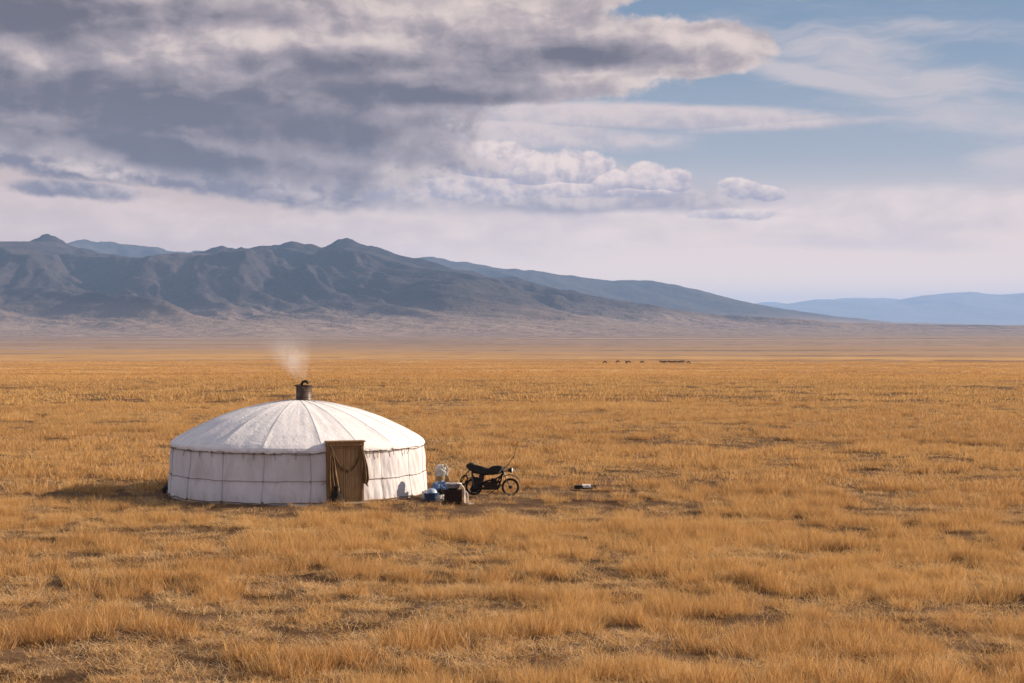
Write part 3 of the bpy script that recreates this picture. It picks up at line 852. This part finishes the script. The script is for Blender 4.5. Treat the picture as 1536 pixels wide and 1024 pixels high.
# loose cord end left of the door
bm = bmesh.new(); tube(bm, [(-.47, -.08, .64), (-.52, -.07, .60), (-.58, -.06, .53), (-.62, -.05, .50)], .008, 6); tube(bm, [(-.47, -.08, .64), (-.55, -.09, .57), (-.57, -.06, .51)], .006, 6)
door_obj('tie', bm, MAT['rope_hemp'])

def world_door(x, y, z=0):
    c_, s_2 = math.cos(DA), math.sin(DA)
    return Vector((YX + dc.x + x * c_ - y * s_2, YY + dc.y + x * s_2 + y * c_, z))
# plank doorstep
bm = bmesh.new()
for k in range(3): box(bm, (random.uniform(-.03, .03), -.07 + k * .07 * 1.1 - .05, .02 + .004 * k), (.70, .068, .03), bev=.004)
p = world_door(.24, -.22)
o = finish('doorstep', bm, MAT['plank_wood'], loc=p, rz=DA); tag(o, 'pale plank doorstep lying before the yurt door', 'doorstep')
# added black lump standing in for the dark gap under the left curtain
bm = bmesh.new(); lathe(bm, [(.15, 0), (.17, .03), (.165, .12), (.13, .22), (.08, .30), (.05, .40), (.065, .47), (.03, .48)], (0, 0, 0), 28, .10, 4, 1.0, .7)
o = finish('sack', bm, MAT['black_cloth'], loc=world_door(-.29, -.24), rz=.2); tag(o, 'black lump standing in for the dark gap under the left door curtain', 'sack')

def GP(x, y):
    d = F * CAMH / (y - HY)
    return Vector(((x - 768) * d / F, d, float(ground_z(np.array((x - 768) * d / F), np.array(d)))))
S_ = 58.0
# small dark kettle on the left of the yurt
bm = bmesh.new(); lathe(bm, [(.07, 0), (.10, .02), (.115, .08), (.10, .15), (.06, .18), (.05, .20), (.02, .21), (.015, .235)], n=24)
k_ = finish('kettle', bm, MAT['black_metal'], loc=GP(249, 738)); tag(k_, 'small black kettle in the shade left of the yurt', 'kettle')
bm = bmesh.new(); torus(bm, (0, 0, .17), .085, .008, 'Y', 16, 6, a0=0, a1=math.pi); finish('handle', bm, MAT['black_metal'], k_)
bm = bmesh.new(); tube(bm, [(.09, 0, .07), (.14, 0, .12), (.17, 0, .17)], [.022, .016, .011], 8); finish('spout', bm, MAT['black_metal'], k_)

# ------------------------------------------------------------------ pile beside the yurt
# tall pale plastic sack
bm = bmesh.new()
lathe(bm, [(.06, 0), (.13, .02), (.15, .12), (.145, .22), (.125, .27)], (0, 0, 0), 36, .03, 2)
s1 = finish('sack', bm, MAT['sack_ochre'], loc=GP(660, 748) + Vector((0, .45, .30))); 
bm = bmesh.new(); lump(bm, (0, 0, .38), (.165, .13, .19), 12, .10, 4)
tube(bm, [(.08, 0, .50), (.13, -.01, .58), (.16, -.02, .50), (.19, -.02, .42)], [.025, .022, .02, .012], 8)
finish('liner', bm, MAT['plastic_white'], s1)
tag(s1, 'ochre sack with puffed white plastic liner, topmost of the heap', 'sack')
# blue cloth bundle under it
bm = bmesh.new(); lump(bm, (0, 0, .20), (.28, .20, .25), 21, .18, 5, 2.6, flat=-.18)
o = finish('cloth_bundle', bm, MAT['blue_cloth'], loc=GP(662, 749) + Vector((0, .30, 0))); tag(o, 'crumpled blue cloth bundle beneath the ochre and white sack', 'bundle')
bm = bmesh.new(); lump(bm, (0, 0, .13), (.15, .12, .14), 27, .14, 4, 2.4, flat=-.12)
o = finish('cloth_bundle', bm, MAT['black_cloth'], loc=GP(660, 750) + Vector((.05, .05, .02))); tag(o, 'dark crumpled cloth stuffed between blue tub and brown crate', 'bundle')
# round ochre tin standing against the sack
bm = bmesh.new()
torus(bm, (0, 0, 0), .095, .018, 'Y', 32, 8)
r = bmesh.ops.create_cone(bm, cap_ends=True, segments=32, radius1=.095, radius2=.095, depth=.04); bmesh.ops.rotate(bm, verts=r['verts'], cent=(0, 0, 0), matrix=Matrix.Rotation(math.pi / 2, 3, 'X'))
for v in bm.verts: v.co.x *= .62
o = finish('basket', bm, MAT['sack_ochre'], loc=GP(670, 749) + Vector((0, .25, .50)), rz=-.2); tag(o, 'small oval ochre basket leaning on the right of the white sack', 'basket')
# blue tub with pale bowl in it
tl = GP(647, 752)
bm = bmesh.new(); lathe(bm, [(.14, 0), (.165, .02), (.19, .19), (.205, .20), (.205, .215), (.18, .21), (.15, .04)], n=36)
o = finish('tub', bm, MAT['blue_plastic'], loc=tl + Vector((0, .05, 0))); tag(o, 'low dark blue plastic tub beside the yurt wall', 'tub')
bm = bmesh.new(); lathe(bm, [(.115, 0), (.14, .015), (.13, .05), (.10, .095), (.05, .12), (.02, .125)], n=36)
o = finish('bowl', bm, MAT['pale_enamel'], loc=tl + Vector((.01, .05, .214)), rz=0); tag(o, 'pale blue enamel bowl upturned on the dark blue tub', 'bowl')
# loose pale bags between the tub and the crate
bm = bmesh.new(); lump(bm, (0, 0, .09), (.13, .10, .10), 33, .2, 4, 2.6, flat=-.085); lump(bm, (.10, -.03, .05), (.09, .07, .05), 35, .22, 4, 2.6, flat=-.045)
o = finish('plastic_bag', bm, MAT['plastic_white'], loc=GP(662, 753) + Vector((0, .02, 0))); tag(o, 'crumpled white plastic bag on the ground between tub and crate', 'bag')
bm = bmesh.new(); lump(bm, (0, 0, .10), (.17, .12, .12), 37, .2, 4, 2.6, flat=-.095)
o = finish('cloth_bundle', bm, MAT['white_cloth'], loc=GP(640, 750) + Vector((0, .22, 0))); tag(o, 'low pale bundle lying against the yurt wall behind the blue tub', 'bundle')
# brown crate
cr = GP(680, 755)
crate = empty('crate', cr + Vector((0, .05, 0)), -.06); tag(crate, 'dark brown wooden crate in front of the motorbike', 'crate')
bm = bmesh.new()
for k in range(4):
    z = .045 + k * .088
    for sy in (-1, 1): box(bm, (0, sy * .15, z), (.44, .016, .078), bev=.003)
    for sx in (-1, 1): box(bm, (sx * .212, 0, z), (.016, .284, .078), bev=.003)
box(bm, (0, 0, .012), (.40, .28, .02))
finish('slats', bm, MAT['dark_crate'], crate)
for sx in (-1, 1):
    for sy in (-1, 1):
        bm = bmesh.new(); box(bm, (sx * .195, sy * .170, .18), (.04, .02, .36), bev=.003); finish('corner_post', bm, MAT['dark_crate'], crate)
# dark contents
bm = bmesh.new(); lump(bm, (0, 0, .33), (.19, .12, .06), 44, .2, 4); o = finish('cloth_bundle', bm, MAT['black_cloth'], loc=cr + Vector((0, .05, 0))); tag(o, 'dark cloth filling the brown crate under the grey basket', 'bundle')
# grey wicker basket on the crate
bm = bmesh.new(); lathe(bm, [(.12, 0), (.16, .02), (.185, .11), (.195, .125), (.185, .135), (.10, .150), (.03, .155)], n=40, sx=1, sy=.8)
bk = finish('basket', bm, MAT['wicker'], loc=cr + Vector((.0, .05, .385))); tag(bk, 'grey checked basket on top of the brown crate', 'basket')
bm = bmesh.new(); torus(bm, (0, 0, .125), .195, .016, 'Z', 40, 8)
for v in bm.verts: v.co.y *= .8
finish('rim', bm, MAT['white_cloth'], bk)
# white cloth hanging down the crate's right side
def drape(u, v):
    t = v * 3
    px = np.interp(t, [0, .5, 1, 1.3, 3], [.08, .18, .25, .275, .29]); pz = np.interp(t, [0, .5, 1, 1.3, 3], [.52, .50, .42, .34, .02])
    return px + .012 * np.sin(u * 12 + v * 4), -.16 + .15 * u + .012 * np.sin(v * 14), pz + .012 * np.sin(u * 9)
U_, V_ = np.meshgrid(np.linspace(0, 1, 24), np.linspace(0, 1, 40), indexing='ij')
o = grid_mesh('cloth', *drape(U_, V_), MAT['white_cloth']); o.location = cr + Vector((0, .03, 0)); sm_ = o.modifiers.new('solid', 'SOLIDIFY'); sm_.thickness = .008
tag(o, 'white cloth hanging down the right side of the brown crate', 'cloth')
# white rope loops on the ground
bm = bmesh.new()
tube(bm, [(0, 0, .30), (.05, 0, .31), (.09, -.02, .27), (.10, -.03, .18), (.095, -.04, .08), (.12, -.05, .03), (.20, -.08, .015), (.26, -.06, .012)], .011, 7)
tube(bm, [(-.02, -.03, .05), (.05, -.06, .03), (.13, -.12, .02), (.20, -.16, .012), (.12, -.20, .012)], .010, 7)
o = finish('rope', bm, MAT['white_cloth'], loc=GP(699, 755) + Vector((-.05, .05, 0))); tag(o, 'loop of white rope trailing right of the brown crate', 'rope')
# dark jug behind crate
bm = bmesh.new(); lathe(bm, [(.06, 0), (.085, .02), (.09, .22), (.06, .30), (.035, .33), (.035, .37), (.045, .38)], n=24)
jg = finish('jug', bm, MAT['dark_crate'], loc=GP(679, 744) + Vector((0, 0, 0))); tag(jg, 'dark narrow-necked jug standing behind the brown crate', 'jug')
bm = bmesh.new(); tube(bm, [(.03, 0, .36), (.10, 0, .37), (.13, 0, .32), (.10, 0, .22), (.08, 0, .20)], .010, 7); finish('handle', bm, MAT['dark_crate'], jg)
bm = bmesh.new(); tube(bm, [(-.05, .02, .20), (-.03, .0, .55), (.0, -.01, .72)], [.03, .028, .022], 8); lump(bm, (.01, -.01, .74), (.03, .03, .045), 3, .2, 2)
o = finish('rolled_canvas', bm, MAT['white_cloth'], loc=GP(671, 747) + Vector((0, .25, 0))); tag(o, 'thin pale canvas roll poking up right of the white sack', 'canvas roll')

# ------------------------------------------------------------------ motorbike
BO = GP(735, 744)
bike = empty('motorcycle', BO + Vector((0, 0, -.01)), R_(-7)); tag(bike, 'old black motorcycle with long wavy seat standing right of the yurt', 'motorcycle')
def Z(X, Y):         # position in the enlarged crop -> bike plane
    return ((620 + X / 8.533 - 735) / 57.0, (744 - (650 + Y / 8.533)) / 57.0)
def wheel(cX, cY, R, w=1.0, yoff=0, name='wheel'):
    x, z = Z(cX, cY); 
    bm = bmesh.new(); torus(bm, (x, yoff, z), R - .028, .031, 'Y', 48, 10, 1.0)
    ty = finish(name, bm, MAT['rubber'], bike)
    bm = bmesh.new(); torus(bm, (x, yoff, z), R - .052, .010, 'Y', 40, 6, 1.6)
    finish('rim', bm, MAT['dull_steel'], ty)
    bm = bmesh.new()
    for k in range(12):
        a = k * math.pi / 6; b = a + (.35 if k % 2 else -.35)
        sy = .035 if k % 2 else -.035
        tube(bm, [(x + .03 * math.cos(a), yoff + sy, z + .03 * math.sin(a)), (x + (R - .055) * math.cos(b), yoff, z + (R - .055) * math.sin(b))], .0035, 4)
    finish('spokes', bm, MAT['dull_steel'], ty)
    bm = bmesh.new(); r = bmesh.ops.create_cone(bm, cap_ends=True, segments=20, radius1=.042, radius2=.042, depth=.10)
    bmesh.ops.transform(bm, matrix=Matrix.Translation((x, yoff, z)) @ Matrix.Rotation(math.pi / 2, 4, 'X'), verts=r['verts'])
    finish('hub', bm, MAT['black_metal'], ty)
wheel(1245, 672, .235); wheel(770, 672, .225)
def bt(name, pts, rad, mat, parent=None, y=0.0, seg=8):
    bm = bmesh.new()
    for pl in pts:
        tube(bm, [(*Z(p[0], p[1])[:1], (p[2] if len(p) > 2 else y), Z(p[0], p[1])[1]) for p in pl], rad, seg)
    return finish(name, bm, mat, parent or bike)
# spare tyre hung on the rear carrier
x, z = Z(640, 590)
bm = bmesh.new(); torus(bm, (0, 0, 0), .13, .03, 'Y', 36, 8)
for v in bm.verts: v.co.x *= .62
sp_ = finish('spare_tyre', bm, MAT['rubber'], bike, loc=(x, .05, z)); sp_.rotation_euler = (0, R_(25), R_(20))
# seat
def outl(P_): return [Z(a, b) for a, b in P_]
bm = bmesh.new()
prism(bm, outl([(672, 405), (690, 378), (720, 364), (752, 366), (780, 388), (815, 408), (870, 424), (930, 430), (985, 434), (990, 470), (960, 512), (900, 510), (840, 496), (770, 484), (730, 462), (700, 440)]), -.11, .11, .022)
finish('seat', bm, MAT['seat_leather'], bike)
bm = bmesh.new()
prism(bm, outl([(965, 440), (985, 415), (1020, 402), (1070, 397), (1115, 398), (1145, 418), (1152, 440), (1130, 462), (1090, 478), (1070, 505), (1010, 520), (960, 512)]), -.10, .10, .03)
finish('fuel_tank', bm, MAT['black_metal'], bike)
# frame
bt('frame', [[(1150, 450), (1140, 520), (1060, 565), (930, 600), (860, 640), (770, 672)], [(1140, 500), (1120, 600), (1080, 680), (960, 700), (870, 690)], [(740, 490), (770, 560), (840, 640), (870, 690)], [(740, 480), (900, 515), (1080, 500), (1150, 470)], [(900, 520), (885, 600), (870, 690)], [(1135, 505), (1060, 640), (960, 660)], [(860, 640), (1000, 620), (1120, 600)]], .022, MAT['black_metal'])
for yy in (-.05, .05):
    bt('swing_arm', [[(870, 685, yy), (770, 672, yy)]], .013, MAT['black_metal'])
    bt('shock_absorber', [[(775, 665, yy * 1.3), (752, 560, yy * 1.3), (745, 490, yy * 1.3)]], [.012, .02, .012], MAT['dull_steel'])
    bt('fork', [[(1150, 448, yy), (1170, 520, yy), (1245, 672, yy)]], [.014, .014, .011], MAT['dull_steel'])
# engine
bm = bmesh.new()
ex, ez = Z(1000, 655)
box(bm, (ex, 0, ez), (.32, .19, .19), bev=.03)
box(bm, (ex - .14, 0, ez + .02), (.16, .17, .13), bev=.03)
for k in range(7): box(bm, (ex + .04 + k * .006, 0, ez + .07 + k * .018), (.15, .15, .009), Euler((0, .25, 0)), bev=.002)
r = bmesh.ops.create_cone(bm, cap_ends=True, segments=24, radius1=.065, radius2=.055, depth=.22)
bmesh.ops.transform(bm, matrix=Matrix.Translation((ex - .03, 0, ez)) @ Matrix.Rotation(math.pi / 2, 4, 'X'), verts=r['verts'])
finish('engine', bm, MAT['rusty_steel'], bike)
bm = bmesh.new(); prism(bm, outl([(730, 560), (800, 540), (880, 560), (880, 600), (850, 660), (830, 735), (740, 750), (720, 700), (760, 640)]), -.075, -.045, .012)
finish('chain_case', bm, MAT['black_metal'], bike)
bm = bmesh.new(); prism(bm, outl([(840, 520), (895, 515), (905, 560), (890, 605), (845, 585)]), -.09, .09, .02)
finish('tool_box', bm, MAT['rusty_steel'], bike)
bt('exhaust', [[(1090, 600, -.08), (1130, 640, -.09), (1090, 690, -.095), (960, 690, -.10), (850, 688, -.105), (760, 700, -.11)]], [.02, .022, .026, .034, .04, .03], MAT['black_metal'])
# mudguards
def arc_guard(name, cX, cY, R, a0, a1, w=.06):
    x, z = Z(cX, cY); n = 22
    A, B = np.meshgrid(np.radians(np.linspace(a0, a1, n)), np.linspace(-1, 1, 7), indexing='ij')
    rr = R - .014 * B ** 2
    o = grid_mesh(name, x + rr * np.cos(A), B * w, z + rr * np.sin(A), MAT['black_metal'], bike)
    s = o.modifiers.new('solid', 'SOLIDIFY'); s.thickness = .006
arc_guard('mudguard', 1240, 665, .315, 25, 125); arc_guard('mudguard', 770, 672, .262, 60, 185, .055)
# bars, lamp, carrier, stand
bt('handlebar', [[(1125, 470, -.30), (1150, 425, -.24), (1175, 445, -.08), (1175, 447, .08), (1150, 425, .24), (1125, 470, .30)]], .011, MAT['dull_steel'])
bt('grip', [[(1110, 478, -.34), (1130, 462, -.27)]], .018, MAT['rubber']); bt('grip', [[(1110, 478, .34), (1130, 462, .27)]], .018, MAT['rubber'])
hx_, hz_ = Z(1255, 455)
bm = bmesh.new(); lathe(bm, [(.02, -.09), (.05, -.06), (.066, 0), (.068, .02), (.06, .025)], n=24)
bmesh.ops.transform(bm, matrix=Matrix.Translation((hx_, 0, hz_)) @ Matrix.Rotation(math.pi / 2, 4, 'Y'), verts=bm.verts)
hl = finish('headlight', bm, MAT['black_metal'], bike)
bm = bmesh.new(); lathe(bm, [(.062, .0), (.055, .012), (.03, .022), (.005, .026)], n=24)
bmesh.ops.transform(bm, matrix=Matrix.Translation((hx_ + .026, 0, hz_)) @ Matrix.Rotation(math.pi / 2, 4, 'Y'), verts=bm.verts)
finish('lens', bm, MAT['lens'], hl)
bt('headlight_bracket', [[(1160, 470, -.05), (1250, 462, -.06)], [(1160, 470, .05), (1250, 462, .06)]], .009, MAT['black_metal'])
bt('carrier', [[(720, 450, -.08), (680, 500, -.08), (640, 560, -.07), (600, 640, -.05)], [(720, 450, .08), (680, 500, .08), (640, 560, .07), (600, 640, .05)], [(690, 490, -.08), (690, 490, .08)], [(640, 560, -.07), (640, 560, .07)]], .008, MAT['black_metal'])
bt('kickstand', [[(1060, 700, -.05), (1000, 745, -.12), (950, 778, -.17)], [(1060, 700, .05), (1090, 735, .05), (1112, 745, .06)]], .011, MAT['black_metal'])
bt('footrest', [[(960, 735, -.17), (960, 735, .17)]], .012, MAT['rubber'])
bt('brake_lever', [[(800, 745, -.12), (870, 765, -.13), (950, 770, -.13)]], .006, MAT['dull_steel'])
# crooked stick stuck behind the bars
bm = bmesh.new()
pts = [(1140, 452), (1175, 420), (1220, 385), (1260, 325), (1292, 285), (1303, 225), (1318, 170), (1335, 118), (1348, 88)]
tube(bm, [(Z(a, b)[0] + random.uniform(-.004, .004), -.12 + .01 * i, Z(a, b)[1]) for i, (a, b) in enumerate(pts)], [.014, .013, .012, .011, .011, .009, .008, .007, .007], 7)
for i in (4, 6, 8):
    a, b = pts[i]; lump(bm, (Z(a, b)[0], -.12 + .01 * i, Z(a, b)[1]), (.016, .014, .018), i, .3, 2)
o = finish('stick', bm, MAT['stick_wood'], loc=bike.location, rz=R_(-7)); tag(o, 'thin crooked stick rising above the motorcycle handlebar', 'stick')

# ------------------------------------------------------------------ black box with white cloth out on the grass
bp = GP(878, 732) + Vector((0, 0, .02))
bx_ = empty('tool_case', bp, R_(3)); tag(bx_, 'long low black case lying alone on the grass', 'case')
bm = bmesh.new(); box(bm, (0, 0, .05), (.60, .20, .085), bev=.008); finish('body', bm, MAT['black_metal'], bx_)
bm = bmesh.new(); box(bm, (0, 0, .104), (.615, .215, .02), bev=.006); finish('lid', bm, MAT['black_metal'], bx_)
U_, V_ = np.meshgrid(np.linspace(0, 1, 26), np.linspace(0, 1, 34), indexing='ij')
yy = np.interp(V_, [0, .3, .36, .7, .76, 1], [-.128, -.122, -.105, .105, .12, .125]); zz = np.interp(V_, [0, .3, .36, .7, .76, 1], [.045, .105, .124, .124, .11, .05])
o = grid_mesh('cloth', -.10 + .24 * U_ + .03 * (.5 - V_) + .008 * np.sin(V_ * 12), yy - .006 * np.sin(U_ * 11) * (np.abs(yy) > .11), zz + .004 + .007 * np.abs(np.sin(U_ * 9 + V_ * 4)), MAT['white_cloth'])
o.location = bp; o.rotation_euler = (0, 0, R_(3)); s = o.modifiers.new('solid', 'SOLIDIFY'); s.thickness = .004
tag(o, 'folded white cloth laid over the middle of the black case', 'cloth')

# ------------------------------------------------------------------ herd
def skin_mesh(name, verts, edges, radii, sub=1):
    me = bpy.data.meshes.new(name + '_cage'); me.from_pydata(verts, edges, [])
    o = bpy.data.objects.new(name + '_cage', me); COL.objects.link(o)
    o.modifiers.new('skin', 'SKIN'); 
    for i, v in enumerate(me.skin_vertices[0].data):
        r = radii[i]; v.radius = (r, r) if not isinstance(r, tuple) else r
        v.use_root = (i == 0)
    s = o.modifiers.new('sub', 'SUBSURF'); s.levels = sub; s.render_levels = sub
    dg = bpy.context.evaluated_depsgraph_get(); dg.update()
    new = bpy.data.meshes.new_from_object(o.evaluated_get(dg)); new.name = name
    bpy.data.objects.remove(o); new.materials.append(MAT['horse_hair'])
    new.polygons.foreach_set('use_smooth', [True] * len(new.polygons))
    return new
def horse_mesh(graze, seed):
    rr = random.Random(seed); j = lambda a=.05: rr.uniform(-a, a)
    V_ = [(0, 0, 1.15), (.35, 0, 1.13), (.68, 0, 1.12), (-.35, 0, 1.17), (-.68, 0, 1.16)]
    Rr_ = [.33, .32, .27, .33, .27]; E = [(0, 1), (1, 2), (0, 3), (3, 4)]
    def chain(start, pts, rad):
        p = start
        for q, r in zip(pts, rad):
            V_.append(q); Rr_.append(r); E.append((p, len(V_) - 1)); p = len(V_) - 1
    if graze: chain(2, [(.95, 0, 1.02), (1.18, 0, .70), (1.30, 0, .38), (1.36, 0, .12)], [.17, .13, .11, .07])
    else: chain(2, [(.92, 0, 1.32), (1.10, 0, 1.58), (1.28, 0, 1.60), (1.52, 0, 1.42)], [.18, .13, .12, .07])
    for s in (-1, 1):
        k = j(.1); chain(2, [(.62, s * .15, .85), (.64 + k, s * .15, .48), (.62 + k * 1.6, s * .15, .09), (.66 + k * 1.6, s * .15, .02)], [.14, .085, .065, .07])
        k = j(.12); chain(4, [(-.70, s * .16, .88), (-.62 + k, s * .16, .62), (-.82 + k, s * .16, .42), (-.76 + k, s * .16, .03)], [.17, .11, .07, .07])
    return skin_mesh('body', V_, E, Rr_, 1)
bodies = [horse_mesh(True, 1), horse_mesh(False, 2), horse_mesh(True, 3)]
def tail_mesh():
    bm = bmesh.new(); tube(bm, [(-.88, 0, 1.22), (-1.02, 0, 1.10), (-1.06, 0, .8), (-1.02, 0, .5)], [.05, .07, .08, .03], 6)
    me = bpy.data.meshes.new('tail'); bm.to_mesh(me); bm.free(); me.materials.append(MAT['horse_hair']); return me
tailm = tail_mesh()
herd = [(907.5, 545, 0, 190, 'leftmost horse of the distant herd, grazing alone'),
        (927, 544, 0, 160, 'second horse from the left in the distance, small and alone'),
        (939.5, 545, 1, 100, 'left one of the two horses touching between the two lone ones'),
        (943, 544.4, 0, 10, 'right one of the two horses touching between the two lone ones'),
        (963.5, 544.6, 0, 150, 'lone distant horse just left of the big bunch'),
        (992, 544, 1, 185, 'leftmost horse of the big distant bunch'),
        (995.5, 544.6, 0, 20, 'second horse from the left in the big distant bunch'),
        (998, 544, 2, 175, 'third horse from the left in the big distant bunch'),
        (1003, 543.8, 0, 30, 'fourth horse from the left in the big distant bunch'),
        (1006.5, 544.5, 1, 200, 'fifth horse from the left in the big distant bunch'),
        (1010, 544.4, 2, 10, 'sixth horse from the left, middle of the big distant bunch'),
        (1013.5, 543.9, 0, 160, 'fifth horse from the right in the big distant bunch'),
        (1018, 544.5, 1, 340, 'fourth horse from the right in the big distant bunch'),
        (1021.5, 544.2, 0, 10, 'third horse from the right in the big distant bunch'),
        (1025, 543.7, 2, 185, 'second horse from the right in the big distant bunch'),
        (1032.5, 545, 0, 350, 'rightmost horse of the big distant bunch, slightly apart')]
dd = np.linspace(300, 2000, 3000)
for hx, hy, k, rot, lab in herd:
    a = math.atan((hx - 768) / F)
    zz = ground_z(dd * math.sin(a), dd * math.cos(a), False)
    yy_ = HY + F * (CAMH - zz) / (dd * math.cos(a)); d = float(np.interp(-hy, -yy_, dd))
    x, y = d * math.sin(a), d * math.cos(a)
    r = empty('horse', (x, y, float(ground_z(np.array(x), np.array(y))) + .0), R_(rot)); r.scale = (.76, .9, .84); tag(r, lab, 'horse', 'horses grazing far out on the plain')
    link(bpy.data.objects.new('body', bodies[k]), r); link(bpy.data.objects.new('tail', tailm), r)

# ------------------------------------------------------------------ smoke
cw = Vector((YX + cx_, YY + cy_, 2.49 + .49))
bm = bmesh.new()
# a closed plume widening and drifting left
tube(bm, [(.02, 0, 0), (-.05, 0, .12), (-.16, 0, .34), (-.30, 0, .62), (-.42, 0, .92), (-.50, 0, 1.22), (-.52, 0, 1.36)], [.06, .20, .40, .56, .66, .72, .62], 24)
m, out = new_mat('smoke_air')
co = objco(); sp = N.new('ShaderNodeSeparateXYZ'); N.put(sp.inputs[0], co)
sx_, sy_, sz_ = (N(sp.outputs[i]) for i in range(3))
axis = N.m('MULTIPLY', N.m('POWER', N.m('MAXIMUM', sz_, 0.0), .75), -.44)
radw = N.m('POWER', N.m('MAXIMUM', sz_, 0.0), .62) * .84 + .05
ddx = sx_ - axis; rad_ = N.m('SQRT', ddx * ddx + sy_ * sy_) / radw
n_ = noise(mapping(co, (1.4, 1.4, 1.1), (0, 0, .3)), 2.0, 4, .6, .9)
edge_ = ss(rad_ + (n_ - .5) * 1.6, 1.05, .15)
fade = ss(sz_, 1.34, .45) * ss(sz_, -.02, .12)
dens = edge_ * fade * ss(n_, .36, .62, .05, 1.0) * 1.0
pv = N.new('ShaderNodeVolumePrincipled'); pv.inputs['Density Attribute'].default_value = ''
pv.inputs['Color'].default_value = (.93, .91, .92, 1); N.put(pv.inputs['Density'], dens)
m.node_tree.links.new(pv.outputs[0], out.inputs['Volume'])
sm_o = finish('smoke', bm, m, loc=cw); tag(sm_o, 'pale smoke drifting left from the yurt chimney', 'smoke', kind='stuff')
m.cycles.volume_step_rate = .5

# ------------------------------------------------------------------ camera
cd = bpy.data.cameras.new('camera'); cam = bpy.data.objects.new('camera', cd); link(cam)
cd.sensor_width = 36; cd.lens = 60; cd.clip_start = .5; cd.clip_end = 120000
cam.location = (0, 0, CAMH); cam.rotation_euler = (R_(90) - math.atan(24 / F), 0, 0)
scene.camera = cam
scene.view_settings.view_transform = 'Standard'; scene.view_settings.look = 'None'
scene.view_settings.exposure = .7; scene.view_settings.gamma = 1
scene.render.engine = 'CYCLES'
cy = scene.cycles
cy.max_bounces = 4; cy.diffuse_bounces = 3; cy.glossy_bounces = 2; cy.transmission_bounces = 3; cy.volume_bounces = 1; cy.transparent_max_bounces = 4
cy.use_denoising = True; cy.denoiser = 'OPENIMAGEDENOISE'
cy.use_adaptive_sampling = False
cy.caustics_reflective = False; cy.caustics_refractive = False
